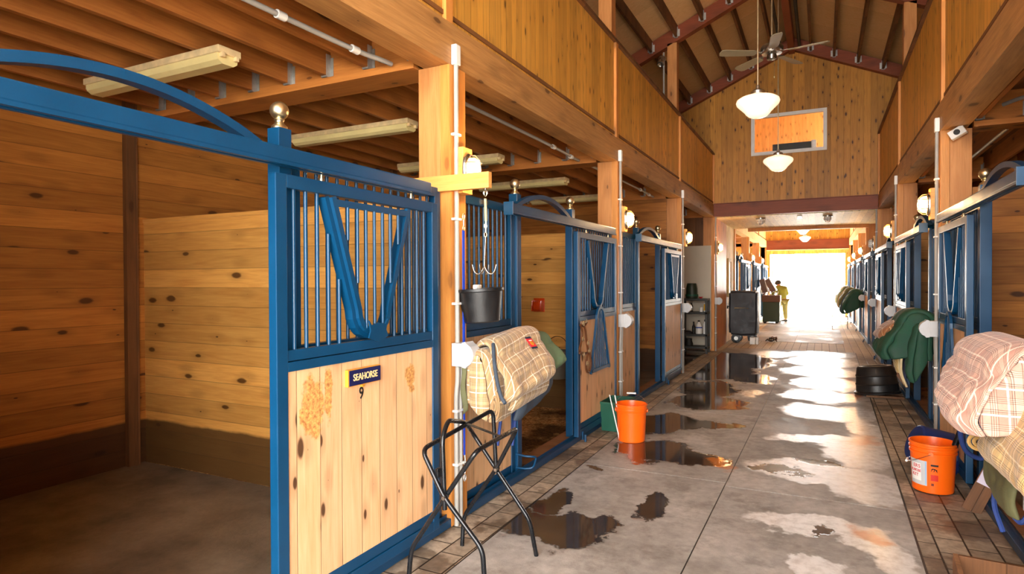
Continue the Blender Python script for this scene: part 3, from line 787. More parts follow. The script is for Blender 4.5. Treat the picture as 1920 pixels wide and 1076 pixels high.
for (side, i), wh in PW.items():
    X = XL if side < 0 else XR; s = -side; rz = 0 if side < 0 else PI
    on = (side, i) != (1, 4)
    put(LM if on else LO, USED, (X+s*.001, P[i]+.10, 2.32), rz, ('lit' if on else 'unlit')+' caged bulkhead lamp '+wh, 'caged bulkhead lamps')
    if i < 5 or side > 0 or 1:
        put(OU, USED, (X+s*.005, P[i]+.05, 1.12), rz, 'grey outlet box with rounded cover '+wh, 'outlet boxes')
    if i < 5: conduit(side, P[i]+.04, wh)

# bracket arm with hook chain and tack hook on the nearest left post
t = thing('bracket_arm', 'light wooden bracket board nailed across the nearest left post', 'bracket', (-2.46, P[1]-.05, 2.175))
m = MB(); m.box((0,0,0), (.62,.042,.10), bev=.003); m.build('board', M['blockx'], t)
m = MB(); m.tube([(.585,.02,.0)]+[(.585+.014*math.sin(a), .02, -.03+.016*math.cos(a)) for a in [2*PI*k/10 for k in range(0, 10)]], .003, 6); m.build('screw_eye', M['steel'], t, True)
hx, hy = -1.875, P[1]-.03
t = thing('tack_hook', 'steel four-prong tack hook hanging by a strap from the bracket arm', 'tack hook', (hx, hy, 1.64))
m = MB(); m.tube([(.0,0,.47),(.003,0,.33)], .009, 8); m.build('strap', M['tan'], t, True)
m = MB()
for z in (.50, .30, .245):
    m.tube([(.009*math.cos(a), .0, z+.016*math.sin(a)) for a in [2*PI*k/10 for k in range(10)]], .0028, 6, closed=True)
m.tube([(.003,0,.33),(.0,.002,.26)], .006, 6); m.build('snap', M['brass'], t, True)
m = MB(); m.tube([(0,0,.235),(-.01,0,.05)], .004, 8); m.build('shank', M['steel'], t, True)
for a in (0.15, .15+PI/2, .15+PI, .15+1.5*PI):
    c, s_ = math.cos(a), math.sin(a)
    m = MB(); m.tube(spline([(-.01,0,.05),(c*.02-.01,s_*.02,.015),(c*.045-.01,s_*.045,.0),(c*.068-.01,s_*.068,.02),(c*.08-.01,s_*.08,.06)], 5), .0038, 8); m.build('prong', M['steel'], t, True)
# blue lead strap
t = thing('lead_strap', 'bright blue webbing strap hanging beside the conduit of the nearest left post', 'strap', (XL+.045, P[1]+.085, 0))
m = MB(); m.box((-.002,-.013,.78), (.002,.013,1.93)); m.box((-.002,-.009,.45), (.002,.009,.80)); m.build('webbing', M['bluestrap'], t)
m = MB(); m.tube([(.002,.012*math.cos(a),1.945+.014*math.sin(a)) for a in [2*PI*k/10 for k in range(10)]], .004, 6, closed=True); m.tube([(.002,0,1.955),(.002,0,2.0)], .007, 8); m.tube([(.002,.012*math.cos(a),2.02+.022*math.sin(a)) for a in [2*PI*k/10 for k in range(10)]], .004, 6, closed=True); m.build('snap', M['brass'], t, True)
m = MB(); m.tube([(.002,0,.45),(.002,.01,.38),(.002,0,.33)], .005, 6); m.tube([(.002,.012*math.cos(a),.30+.022*math.sin(a)) for a in [2*PI*k/10 for k in range(10)]], .004, 6, closed=True); m.tube([(.002,.012*math.cos(a),.40+.014*math.sin(a)) for a in [2*PI*k/10 for k in range(10)]], .0035, 6, closed=True); m.build('snap', M['galv'], t, True)

# ceiling tubes over the left stalls
def make_fluo():
    t = thing('fluorescent_fixture', 'x', 'light fixture', (0,0,0))
    m = MB(); m.box((-.72,-.085,-.045), (.72,.085,0), bev=.006); m.build('housing', M['dirtywhite'], t)
    m = MB(); pr = [(-.075,-.045),(-.070,-.085),(-.04,-.105),(.04,-.105),(.070,-.085),(.075,-.045)]
    m.prism([(-.70, y, z) for y, z in pr], (1.40,0,0)); m.build('lens', M['diffuser'], t)
    for y in (-.05, .05):
        for q0, q1 in ((.70,.73),(-.73,-.70)):
            m = MB(); m.box((q0,y-.012,-.07), (q1,y+.012,-.04), bev=.004); m.build('clip', M['dirtywhite'], t)
    return t
FL = make_fluo()
for y, lab in ((2.68,'nearest long ceiling fixture above the blue arch on the left'), (4.62,'long ceiling fixture left of the nearest post, above the first door'), (6.36,'long ceiling fixture partly hidden by the nearest post'), (8.25,'long ceiling fixture above the second ball finial'), (10.15,'farthest long ceiling fixture on the left')):
    put(FL, USED, (-4.05 if y < 7 else -3.98, y, 3.068), 0, lab+', pale and dusty', 'fluorescent fixtures')
for y, lab in ((5.0,'long ceiling fixture in the nearest right-hand stall'), (8.3,'long ceiling fixture in the second right-hand stall')):
    put(FL, USED, (2.75, y, 3.068), 0, lab, 'fluorescent fixtures')
# horizontal pipes below the joists
for pts, lab in (([(-2.69,-.05,3.05),(-2.64,2.45,3.05),(-2.60,3.0,3.04),(-2.56,3.20,3.035),(-2.55,3.30,3.035)], 'white pipe clipped under the joists at the upper left'),
                 ([(-2.62,3.66,3.05),(-2.61,6.2,3.05),(-2.60,6.7,3.03),(-2.60,6.95,3.03)], 'white pipe under the joists of the second left stall'),
                 ([(-2.62,7.3,3.05),(-2.61,9.8,3.05),(-2.60,10.3,3.03),(-2.60,10.6,3.03)], 'white pipe under the joists of the third left stall'),
                 ([(1.60,7.3,3.05),(1.60,9.8,3.05),(1.58,10.5,3.04)], 'white pipe under the joists of the right-hand stall')):
    t = thing('ceiling_pipe', lab, 'pipe', (0,0,0), 0, 'ceiling pipes')
    m = MB(); m.tube(spline(pts, 6), .016, 10); m.build('pipe', M['pvc'], t, True)
    for q in pts[1:3]:
        m = MB(); m.lathe([(.02,-.03),(.024,-.03),(.024,.03),(.02,.03)], q, 12, Matrix.Rotation(PI/2, 4, 'X')); m.build('clip', M['white'], t, True)

# ------------------------------------------------------------------ cloth
def drape(name, mat, parent, bx, side, y0, y1, zt, zf, zb, r=.07, flare=.04, skew=0., th=.012, wr=.012, seed=0., nu=36, nv=30, sag=.03, endround=.5, solid=False):
    """cloth over a bar along y at x=bx: back hem zb, over the top zt, front hem zf (towards side). zt, zf, zb, flare may be functions of y"""
    f = lambda q, y: q(y) if callable(q) else q
    verts, uvs = [], []
    for j in range(nv+1):
        v = j/nv; yb = y0+(y1-y0)*v
        e = min(v, 1-v)/.12; er = 1-(1-min(1, e))**2*endround      # slimmer at its ends
        T, F, B, rr, fl = f(zt, yb), f(zf, yb), f(zb, yb), f(r, yb)*er, f(flare, yb)
        T -= (1-er)*.05
        path = []
        nb, na = int(nu*.25), int(nu*.3); nf = nu-nb-na
        for k in range(nb): path.append((-rr, B+(T-rr-B)*k/nb))
        for k in range(na): a = PI*k/na; path.append((-rr*math.cos(a), T-rr+rr*math.sin(a)))
        for k in range(nf+1):
            q = k/nf; path.append((rr+fl*math.sin(min(1., q*1.15)*PI/2)-.25*fl*max(0, q-.8)/.2, T-rr+(F-T+rr)*q))
        s = 0; last = path[0]
        for k, (x, z) in enumerate(path):
            s += math.hypot(x-last[0], z-last[1]); last = (x, z)
            drop = max(0, T-z) if k > nb+na//2 else 0
            n = mnoise.noise(Vector((k*.16+seed*3, yb*7+drop*5, seed))) + .5*mnoise.noise(Vector((k*.35, yb*17, seed+5)))
            n2 = mnoise.noise(Vector((seed, yb*5+z*3, 3.3)))
            ww = wr*(.4+min(1, drop*4))
            verts.append((bx+side*(x+n*ww), yb+skew*drop+n2*ww*.6, z+n*ww*.5-sag*math.sin(v*PI)*0))
            uvs.append((s, yb*1.0))
    W = nu+1; faces = []
    for j in range(nv):
        for k in range(nu): faces.append((j*W+k, j*W+k+1, (j+1)*W+k+1, (j+1)*W+k))
    if solid:
        for j in (0, nv):
            base = len(verts); nc = 4; rows = nu//2
            for k in range(rows):
                a, b = Vector(verts[j*W+k]), Vector(verts[j*W+nu-k])
                for q in range(nc+1):
                    p = a.lerp(b, q/nc); p.y += (-1 if j == 0 else 1)*.03*math.sin(PI*q/nc)*(.6+.8*mnoise.noise(p*6))
                    verts.append(tuple(p)); uvs.append((p.x, p.z))
            for k in range(rows-1):
                for q in range(nc): faces.append((base+k*(nc+1)+q, base+k*(nc+1)+q+1, base+(k+1)*(nc+1)+q+1, base+(k+1)*(nc+1)+q))
    me = bpy.data.meshes.new(name); me.from_pydata(verts, [], faces)
    ul = me.uv_layers.new(name='UVMap')
    for p in me.polygons:
        p.use_smooth = True
        for li in p.loop_indices: ul.data[li].uv = uvs[me.loops[li].vertex_index]
    me.materials.append(mat); o = bpy.data.objects.new(name, me); C.objects.link(o)
    if parent: o.parent = parent
    md = o.modifiers.new('thick', 'SOLIDIFY'); md.thickness = th; md.offset = 0
    sb = o.modifiers.new('soft', 'SUBSURF'); sb.levels = 1; sb.render_levels = 1
    return o
def bar_thing(lab, side, x, y0, y1, z):
    t = thing('blanket_bar', lab, 'rack bar', (0,0,0), 0, 'blanket bars'); X = XL if side < 0 else XR; s = -side
    m = MB(); m.tube([(X-s*.03, y0, z), (x, y0, z), (x, y1, z), (X-s*.03, y1, z)], .013, 8); m.build('bar', M['blue'], t, True)
L = lambda a, b, y0, y1: (lambda y: a+(b-a)*min(1, max(0, (y-y0)/(y1-y0))))
# left: folded tan plaid blanket with sage and blue-grey layers
bar_thing('blue blanket bar under the tan plaid blanket on the left', -1, -1.99, 3.52, 4.40, 1.115)
t = thing('horse_blanket', 'tan plaid folded horse blanket with red label on the left wall bar', 'blanket', (0,0,0), 0)
drape('lower_fold', M['plaid_tan'], t, -1.985, 1, 3.42, 4.02, 1.15, L(.69,.76,3.5,4.0), .80, .095, .05, -.0, .02, .008, 1., solid=True)
drape('middle_fold', M['plaid_tan'], t, -1.955, 1, 3.62, 4.16, 1.185, L(.74,.80,3.5,4.1), .85, .085, .12, -.22, .022, .010, 2.)
drape('top_fold', M['plaid_tan'], t, -1.965, 1, 3.50, 4.24, L(1.21,1.25,3.5,4.0), L(.84,.90,3.5,4.2), .9, .11, .17, -.55, .028, .020, 3.)
m = MB()
m.tube(spline([(-1.90,3.50,1.19),(-1.85,3.42,1.10),(-1.80,3.36,.99),(-1.74,3.30,.90),(-1.70,3.28,.86)], 6), .012, 8); m.build('binding', M['bluegrey'], t, True)
m = MB(); pts = []
for k in range(44):
    a = k*.36; rr = .050-.0009*k; pts.append((-1.845+rr*.55*math.sin(a), 3.43-.0005*k, .80+rr*1.9*math.cos(a)))
m.tube(pts, .007, 6); m.build('rolled_edge', M['plaid_tan'], t, True)
m = MB(); m.box((-.002,-.030,-.042), (.002,.030,.042)); lb = m.build('label_patch', M['redlab'], t); lb.location = (-1.815, 3.90, 1.165); lb.rotation_euler = (0, -.75, -.25)
m = MB(); m.box((-.0025,-.030,.034), (.003,.030,.05)); m.box((-.0025,-.030,-.052), (.003,.030,-.038)); m.build('label_border', M['navycloth'], lb)
m = MB(); m.lathe([(.0005,0),(.018,0),(.018,.001),(.0005,.001)], (.0035,0,-.008), 16, Matrix.Rotation(PI/2, 4, 'Y')); m.build('label_emblem', M['gold'], lb)
m = MB(); m.box((.003,-.016,.012),(.0035,.016,.020)); m.build('label_lettering', M['white'], lb)
t = drape('horse_blanket', M['sage'], None, -1.97, 1, 3.98, 4.46, L(1.22,1.19,4.1,4.4), L(.90,.98,4.0,4.5), .95, L(.11,.09,4.,4.4), .13, -.25, .03, .012, 7., solid=True); tag(t, 'sage green folded blanket behind the tan plaid one, on the left wall bar', 'blanket')
t = drape('saddle_quilt', M['bluegrey'], None, -1.985, 1, 3.74, 4.32, 1.14, L(.66,.78,3.8,4.3), .80, .06, .14, -.20, .03, .012, 9.); tag(t, 'blue-grey quilt hanging under the tan plaid blanket on the left', 'quilt')
m = MB()
m.grid(lambda u, v: (-2.085+.03*u+.006*math.sin(v*9), 3.415-.01*math.sin(v*4)+.012*u, 1.06-.33*v+.03*u), 3, 12)
t = m.build('liner_sheet', M['olive'], None, True); md = t.modifiers.new('thick', 'SOLIDIFY'); md.thickness = .008; tag(t, 'thin olive edge of a liner hanging left of the tan plaid blanket', 'blanket')
m = MB()
for y, z0, z1, dx in ((3.66,.80,.50,.0),(3.84,.80,.46,.02),(3.92,.78,.55,-.02)):
    m.tube(spline([(-1.93+dx, y, z0), (-1.92+dx, y-.02, (z0+z1)/2+.03), (-1.93+dx, y-.05, z1)], 5), .011, 6)
tag(m.build('blanket_straps', M['bluestrap'] if 0 else M['bluecloth'], None, True), 'blue straps dangling below the tan plaid blanket on the left', 'straps')

# right: pink and gold plaid blankets on the nearest bar
bar_thing('blue blanket bar under the pink plaid blanket on the right', 1, .80, 3.50, 4.42, 1.10)
t = thing('horse_blanket', 'large pink plaid blanket folded over the nearest bar on the right', 'blanket', (0,0,0), 0)
drape('top_fold', M['plaid_pink'], t, .80, -1, 3.28, 4.42, lambda y: 1.31-.05*max(0, y-4.0)/.4, L(.93,.99,3.3,4.4), .98, lambda y: .12+.04*(y < 4), L(.13,.05,3.6,4.4), -.22, .030, .016, 21., nu=44, nv=44, solid=True)
t = thing('horse_blanket', 'gold and brown checked blanket hanging below the pink plaid one', 'blanket', (0,0,0), 0)
drape('fold', M['plaid_gold'], t, .86, -1, 2.75, 3.66, 1.12, L(.80,.76,2.8,3.7), .85, .10, .10, -.12, .03, .014, 23., nu=40, nv=36, solid=True)
m = MB(); pts = []
for k in range(40):
    a = k*.36; rr = .056-.0012*k; pts.append((.69+rr*math.cos(a), 3.70, .80+rr*.85*math.sin(a)))
m.tube(pts, .009, 6); m.build('rolled_edge', M['plaid_gold'], t, True)
t = drape('horse_blanket', M['olive'], None, .80, -1, 3.35, 3.80, .95, L(.56,.60,3.3,3.8), .7, .05, .03, -.1, .02, .012, 27.); tag(t, 'olive canvas sheet with blue straps below the gold checked blanket', 'blanket')
m = MB()
m.tube(spline([(.76,3.72,.62),(.75,3.72,.50),(.78,3.70,.38)], 6), .012, 6); m.tube(spline([(.86,3.60,.66),(.87,3.60,.56),(.83,3.60,.47),(.80,3.60,.49)], 6), .012, 6)
st = m.build('blanket_straps', M['bluecloth'], None, True); tag(st, 'blue straps with white buckle under the gold checked blanket', 'straps')
m = MB(); m.box((.83,3.57,.53), (.86,3.59,.60), bev=.004); m.build('buckle', M['white'], st)
t = tag(MB().tube(spline([(.84,4.95,.98),(.83,4.97,.80),(.825,5.0,.62),(.84,5.02,.50),(.88,5.04,.43),(.95,5.06,.40),(1.02,5.06,.43),(1.06,5.06,.50)], 6), .016, 10).build('rope_loop', M['bluecloth'], None, True), 'thick blue rope loop hanging below the pink plaid blanket', 'rope')

# right: blankets of the next post (dark green, plaid, navy)
bar_thing('blue blanket bar under the dark green blankets on the right', 1, .84, 7.22, 8.15, 1.12)
t = drape('horse_blanket', M['plaid_rust'], None, .84, -1, 7.40, 8.22, L(1.30,1.26,7.4,8.2), L(.95,.92,7.4,8.2), .95, .11, .20, .22, .02, .012, 31., solid=True); tag(t, 'rust checked blanket sticking out beyond the dark green one on the right', 'blanket')
t = drape('horse_blanket', M['dkgreen'], None, .86, -1, 7.26, 7.98, L(1.28,1.27,7.3,7.9), L(.78,.80,7.3,7.9), .85, .17, .16, -.05, .05, .026, 33., endround=.35, solid=True); tag(t, 'dark green bulky blanket over the middle bar on the right', 'blanket')
t = drape('horse_blanket', M['dkgreen'], None, .88, -1, 7.12, 7.42, 1.16, L(.58,.62,7.1,7.4), .8, .07, .05, -.05, .025, .025, 35., solid=True); tag(t, 'dark green sheet hanging beside the grey outlet box on the right', 'blanket')
t = thing('blanket_liner', 'navy liner with pale trim hanging below the dark green blanket', 'blanket', (0,0,0))
drape('cloth', M['navycloth'], t, .86, -1, 7.24, 7.56, 1.05, L(.50,.62,7.2,7.6), .8, .05, .09, -.1, .02, .012, 37.)
for y, a in ((7.20, .10), (7.38, .12)):
    m = MB(); m.tube(spline([(.74,y+.04,.98),(.71,y+.02,.80),(.71,y,.66),(.75,y-.03,.53)], 6), .010, 6); m.build('trim', M['tan'], t, True)
t = drape('horse_blanket', M['plaid_gold'], None, .85, -1, 7.56, 7.86, 1.1, L(.60,.64,7.5,7.8), .8, .06, .10, 0, .02, .012, 39.); tag(t, 'small gold checked corner showing under the dark green blanket', 'blanket')
# far right blankets
for k, (i, mm, lab) in enumerate(((5,'olive','dark olive blanket with blue edge, nearest of the far right ones'), (6,'olive','olive blanket, second of the far right ones'), (7,'olive','olive blanket, third of the far right ones beyond the crossing'), (7.45,'bluegrey','pale blue blanket, last one before the bright doorway'))):
    y = P[5]+(i-5)*BAY if i != int(i) else P[int(i)]
    y += .2
    t = thing('horse_blanket', lab, 'blanket', (0,0,0), 0, 'far right blankets')
    drape('cloth', M[mm] if k else M['dkgreen'], t, .80, -1, y, y+.9, 1.33, .68, .85, .16, .20, 0, .04, .02, 50.+k, nu=24, nv=16, solid=True)
    m = MB(); m.tube(spline([(.66,y-.03,1.28),(.52,y-.03,1.12),(.45,y-.03,.92),(.46,y-.03,.70)], 5), .014, 6); m.build('edge_binding', M['tan'] if k else M['bluegrey'], t, True)

# ------------------------------------------------------------------ buckets and tubs
def bucket5(loc, lab, rz=0., up=False):
    t = thing('orange_bucket', lab, 'bucket', loc, rz, 'orange buckets')
    m = MB(); pr = [(.0006,.0),(.128,.0),(.133,.006),(.146,.285),(.154,.287),(.155,.300),(.148,.303),(.150,.318),(.157,.320),(.157,.332),(.150,.335),(.151,.352),(.158,.356),(.158,.368),(.149,.370),(.147,.36),(.127,.012),(.0006,.010)]
    m.lathe(pr, (0,0,0), 40, cap=False); m.build('body', M['orange'], t, 35)
    for s in (-1, 1):
        e = MB(); e.lathe([(.0006,0),(.016,0),(.016,.012),(.0006,.012)], (s*.150,0,.300), 14, Matrix.Rotation(s*PI/2, 4, 'Y')); e.build('handle_ear', M['orange'], t, True)
    m = MB()
    if up: pts = [(.165*math.cos(a), .02*math.sin(a), .30+.165*math.sin(a)) for a in [PI*k/24 for k in range(25)]]
    else: pts = [(.165*math.cos(a), -.166*math.sin(a), .30-.10*math.sin(a)) for a in [PI*k/24 for k in range(25)]]
    m.tube(pts, .0022, 6); h = m.build('bail', M['steel'], t, True)
    mid = pts[12]; m = MB(); m.tube([(mid[0]-.045,mid[1],mid[2]),(mid[0]+.045,mid[1],mid[2])], .0085, 8); m.build('grip', M['white'], h, True)
    return t
b1 = bucket5((-1.70, 6.02, 0), 'orange bucket with raised handle standing in a puddle on the left', .25, True)
for k, (x, y, a) in enumerate(((-.07, -.10, -.30), (-.035, -.10, -.22))):
    tt = thing('brush_handle', 'thin white handle sticking out of the left orange bucket', 'brush', (b1.location.x+x-.03, b1.location.y+y+.02, .02), 0, 'handles in the left bucket')
    m = MB(); m.tube([(0,0,0), (-.10+k*.02, .0, .43)], .006, 8); m.build('shaft', M['white'], tt, True)
# dark print on the left edge of the left bucket
def curved_label(parent, a0, a1, z0, z1, mat, name, dr=.001, n=14, zc=None):
    m = MB(); 
    rad = lambda z: .133+(z-.006)/(.279)*.013+dr
    def f(u, v): a = a0+(a1-a0)*u; z = z0+(z1-z0)*v; r = rad(z); return (r*math.cos(a), r*math.sin(a), z)
    m.grid(f, n, 4)
    def g(u, v): a = a0+(a1-a0)*u; z = z0+(z1-z0)*v; r = rad(z)-.0008; return (r*math.cos(a), r*math.sin(a), z)
    m.grid(g, n, 4)
    return m.build(name, mat, parent, True)
curved_label(b1, math.radians(175-14), math.radians(185-14), .17, .20, M['ink'], 'printed_mark'); curved_label(b1, math.radians(175-14), math.radians(185-14), .12, .15, M['ink'], 'printed_mark')
b2 = bucket5((.755, 5.60, 0), 'orange bucket with paper label standing on the pavers at the right', 0.)
b2.rotation_euler = (0, 0, math.radians(258))
A0 = -258
def ang(d): return math.radians(d+A0)          # world bearing -> local
lab = curved_label(b2, ang(190), ang(247), .055, .24, M['galv'] if 0 else M['boxgrey'], 'paper_label', .0012, 20)
curved_label(b2, ang(242.5), ang(245.5), .058, .237, plain('LabelBlue', (150,190,226), .6), 'label_stripe', .0018, 4)
curved_label(b2, ang(196), ang(231), .085, .215, M['white'], 'label_panel', .0022, 12)
curved_label(b2, ang(257), ang(276), .208, .222, M['ink'], 'printed_bar', .0012, 6)
curved_label(b2, ang(257), ang(276), .10, .145, plain('PrintRed', (214,40,14), .5), 'printed_block', .0012, 6)
curved_label(b2, ang(258), ang(265), .062, .080, plain('PrintMaroon', (120,40,20), .5), 'printed_block', .0012, 3)
def wraptext(body, size, mat, parent, deg, z, name, sp):
    n = len(body); m = MB()
    for i, ch in enumerate(body):
        a = ang(deg+(i-(n-1)/2)*sp); r = .133+(z-.006)/.279*.013+.0035
        o = text(ch, size, mat, None, (0,0,0), (0,0,0), .0004, name, off=.0004); me = o.data
        me.transform(Matrix.Translation((r*math.cos(a), r*math.sin(a), z)) @ Matrix.Rotation(a+PI/2, 4, 'Z') @ Matrix.Rotation(PI/2, 4, 'X'))
        m.bm.from_mesh(me); bpy.data.objects.remove(o)
    m.build(name, mat, parent)
wraptext("ERS", .036, M['redlab'], b2, 218, .192, 'label_lettering', 8.5)
wraptext("PURPOSE", .026, M['redlab'], b2, 214, .157, 'label_lettering', 4.8)
wraptext("KET", .030, M['redlab'], b2, 212, .125, 'label_lettering', 7.5)
m = MB()   # small printed animal silhouette
def onb(d, z, dr=.002): a = ang(d); r = .133+(z-.006)/.279*.013+dr; return (r*math.cos(a), r*math.sin(a), z)
for pts, r in (([(259,.184),(262,.190),(266,.189),(270,.184),(273,.178)], .007), ([(270,.184),(272,.172),(274,.166)], .004), ([(261,.186),(259,.176),(258,.170)], .004), ([(266,.184),(266,.174),(264,.168)], .004)):
    m.tube([onb(a, z, .0) for a, z in pts], r*.55, 6)
m.build('printed_animal', M['ink'], b2, True)
t = thing('grooming_brush', 'black brush handle leaning out of the right orange bucket', 'brush', (.83, 5.60, .06))
m = MB(); m.tube([(0,0,0),(.055,-.06,.33)], .010, 8); m.tube([(.052,-.058,.30),(.085,-.075,.42)], .021, 10); m.build('handle', M['black'], t, True)

# hanging black bucket with a spray bottle
t = thing('feed_bucket', 'black rubber bucket hung on the bars of the second left stall', 'bucket', (-2.015, 3.56, 1.325)); t.rotation_euler = (.03, -.05, 0)
m = MB(); m.lathe([(.0006,0),(.112,0),(.120,.008),(.146,.200),(.158,.205),(.158,.222),(.146,.224),(.140,.205),(.112,.014),(.0006,.012)], n=36, cap=False); m.build('body', M['rubber'], t, 35)
m = MB(); m.tube([(-.15,0,.21),(-.15,0,.30),(-.185,0,.34)], .006, 6); m.build('hanger_strap', M['leather'], t, True)
t = thing('spray_bottle', 'white spray trigger sticking out of the hanging black bucket', 'bottle', (-2.035, 3.53, 1.345))
m = MB(); m.lathe([(.0006,0),(.035,0),(.035,.12),(.014,.17),(.014,.20)], n=16); m.build('bottle', M['white'], t, True)
m = MB(); m.box((-.015,-.030,.20), (.015,.035,.228), bev=.006); m.box((-.010,-.040,.150), (.010,-.026,.225), bev=.004); m.lathe([(.018,.165),(.018,.205)], n=14); m.build('trigger', M['white'], t, True)
# grey bucket inside the second left stall
t = thing('water_bucket', 'grey bucket hanging inside the second left stall', 'bucket', (-2.86, 6.86, .42))
m = MB(); m.lathe([(.0006,0),(.115,0),(.120,.006),(.152,.31),(.160,.312),(.160,.335),(.150,.337),(.146,.32),(.112,.012),(.0006,.010)], n=32, cap=False); m.build('body', plain('GreyBucket', (104,98,86), .5), t, 35)
m = MB(); m.tube([(.155*math.cos(a), .05*math.sin(a), .31+.19*math.sin(a)) for a in [PI*k/20 for k in range(21)]], .004, 6); m.build('bail', M['black'], t, True)
# red salt holder on the partition
t = thing('salt_holder', 'orange-red plastic holder on the partition of the second left stall', 'holder', (-3.17, 7.058, 1.29))
m = MB(); m.box((-.075,-.010,-.085), (.075,0,.085), bev=.004); m.build('back_plate', M['redbox'], t)
m = MB(); m.box((-.065,-.085,-.075), (-.055,-.01,.060), bev=.003); m.box((.055,-.085,-.075), (.065,-.01,.060), bev=.003); m.box((-.055,-.085,-.075), (.055,-.01,-.062), bev=.003); m.tube([(-.06,-.085,.055),(-.06,-.095,-.07),(.06,-.095,-.07),(.06,-.085,.055)], .008, 8); m.build('cage', M['redbox'], t, 40)
m = MB(); m.box((-.050,-.080,-.06), (.050,-.012,.045), bev=.01); m.build('block', M['redbox'], t)
# green bin behind the left bucket
t = thing('green_bin', 'dark green plastic bin behind the left orange bucket', 'bin', (-1.98, 6.45, 0))
m = MB()
q = [(-.13,-.20),(.13,-.20),(.13,.20),(-.13,.20)]
a = [m.bm.verts.new((x*.86, y*.9, 0)) for x, y in q]; b = [m.bm.verts.new((x, y, .30)) for x, y in q]; c = [m.bm.verts.new((x*.9, y*.93, .30)) for x, y in q]; d = [m.bm.verts.new((x*.8, y*.85, .02)) for x, y in q]
m.bm.faces.new(a[::-1]); m.bm.faces.new(d)
for r0, r1 in ((a,b),(b,c),(c,d)):
    for i in range(4): m.bm.faces.new((r0[i], r0[(i+1)%4], r1[(i+1)%4], r1[i]))
m.build('body', M['green'], t)
m = MB(); m.box((-.145,-.215,.285), (.145,-.19,.31), bev=.004); m.box((-.145,.19,.285), (.145,.215,.31), bev=.004); m.box((-.145,-.19,.285), (-.12,.19,.31), bev=.004); m.box((.12,-.19,.285), (.145,.19,.31), bev=.004); m.build('rim', M['green'], t)
# blue muck tub behind the right bucket, tipped
t = thing('muck_tub', 'dark blue plastic tub tipped against the wall behind the right bucket', 'tub', (.82, 6.02, .205)); t.rotation_euler = (math.radians(-8), math.radians(-68), math.radians(20))
m = MB(); m.lathe([(.0006,.16),(.135,.16),(.148,.15),(.185,-.10),(.215,-.115),(.215,-.13),(.185,-.128),(.176,-.11),(.138,.14),(.0006,.15)], n=40, cap=False); m.build('body', M['navy'], t, 35)
# upturned black tub on a slat
t = thing('wood_slat', 'dark wooden slat lying under the upturned black tub', 'board', (.74, 9.76, 0))
m = MB(); m.box((-.20,-.16,0), (.24,-.08,.03)); m.box((-.20,.06,0), (.24,.14,.03)); m.build('slat', M['brown'], t)
t = thing('rubber_tub', 'upturned black rubber tub on the pavers at the right', 'tub', (.69, 9.80, .036)); t.rotation_euler = (math.radians(-3), math.radians(-6), 0); t.scale = (1, 1, 1.18)
m = MB(); m.lathe([(.255,.0),(.285,.0),(.29,.02),(.262,.03),(.255,.10),(.262,.11),(.252,.125),(.243,.20),(.25,.21),(.24,.225),(.225,.295),(.205,.315),(.15,.312),(.14,.300),(.0006,.300)], n=44, cap=False); m.build('body', M['rubber'], t, 35)
m = MB(); m.tube([(.23,-.08,.28),(.27,-.08,.24),(.27,.08,.24),(.23,.08,.28)], .012, 8); m.build('grip', M['rubber'], t, True)
# clipboard leaning, dustpan stick
t = thing('clipboard', 'clipboard with white papers leaning beside the right orange bucket', 'clipboard', (.915, 5.18, .0)); t.rotation_euler = (math.radians(-12), math.radians(24), math.radians(-6))
m = MB(); m.box((-.055,-.003,.0), (.055,.003,.50)); m.build('board', M['brown'], t)
m = MB(); m.box((-.050,-.008,.20), (.045,-.004,.485)); m.build('papers', M['paper'], t)
m = MB(); m.box((-.03,-.016,.475), (.03,-.004,.515), bev=.004); m.build('clip', M['steel'], t)
# crate corner at the lower right
t = thing('wooden_crate', 'corner of an open wooden frame at the bottom right edge', 'crate', (.62, 3.94, 0)); t.rotation_euler = (0, 0, math.radians(-4))
m = MB(); m.box((0,-.9,0), (.022,0,.15), bev=.002); m.build('side_board', M['palwood'], t)
m = MB(); m.box((.022,-.022,0), (.42,0,.15), bev=.002); m.build('end_board', M['brown'], t)
m = MB(); m.box((.06,-.85,.0), (.40,-.06,.03)); m.build('bottom_board', M['palwood'], t)

# ------------------------------------------------------------------ folding saddle rack
t = thing('saddle_rack', 'black tubular folding saddle rack standing at the left foreground', 'rack', (0,0,0))
def tb(pts, name, r=.0125, fr=.05):
    m = MB(); m.tube(fillet(pts, fr, 6), r, 12); return m.build(name, M['black'], t, True)
tb([(-1.48,3.24,.0),(-1.51,3.215,.21),(-1.73,3.205,.49),(-1.88,3.20,.68),(-1.80,2.98,.80),(-1.735,2.70,.875),(-1.725,2.63,.80),(-1.705,2.62,.44)], 'arched_leg')
tb([(-1.455,2.60,.0),(-1.475,2.60,.29),(-1.695,2.60,.51),(-1.83,2.60,.735),(-1.74,3.20,.835),(-1.715,3.19,.47)], 'crossed_leg')
tb([(-1.94,3.17,.0),(-1.94,3.19,.17),(-1.715,3.19,.49),(-1.575,3.19,.745),(-1.53,2.64,.755),(-1.70,2.625,.51),(-1.90,2.60,.21),(-1.915,2.59,.0)], 'crossed_leg')
m = MB(); m.bar((-1.765,2.95,.80), (-1.555,2.95,.752), .022, .005); m.build('cross_strap', M['black'], t)
for p in ((-1.715,3.185,.49), (-1.70,2.605,.51)):
    m = MB(); m.tube([(p[0]+.008,p[1]-.022,p[2]), (p[0]+.008,p[1]+.022,p[2])], .010, 8); m.build('pivot_bolt', M['steel'], t, True)
m = MB(); m.box((-1.755,2.605,.60), (-1.735,2.64,.645), bev=.003); m.build('latch', M['black'], t)

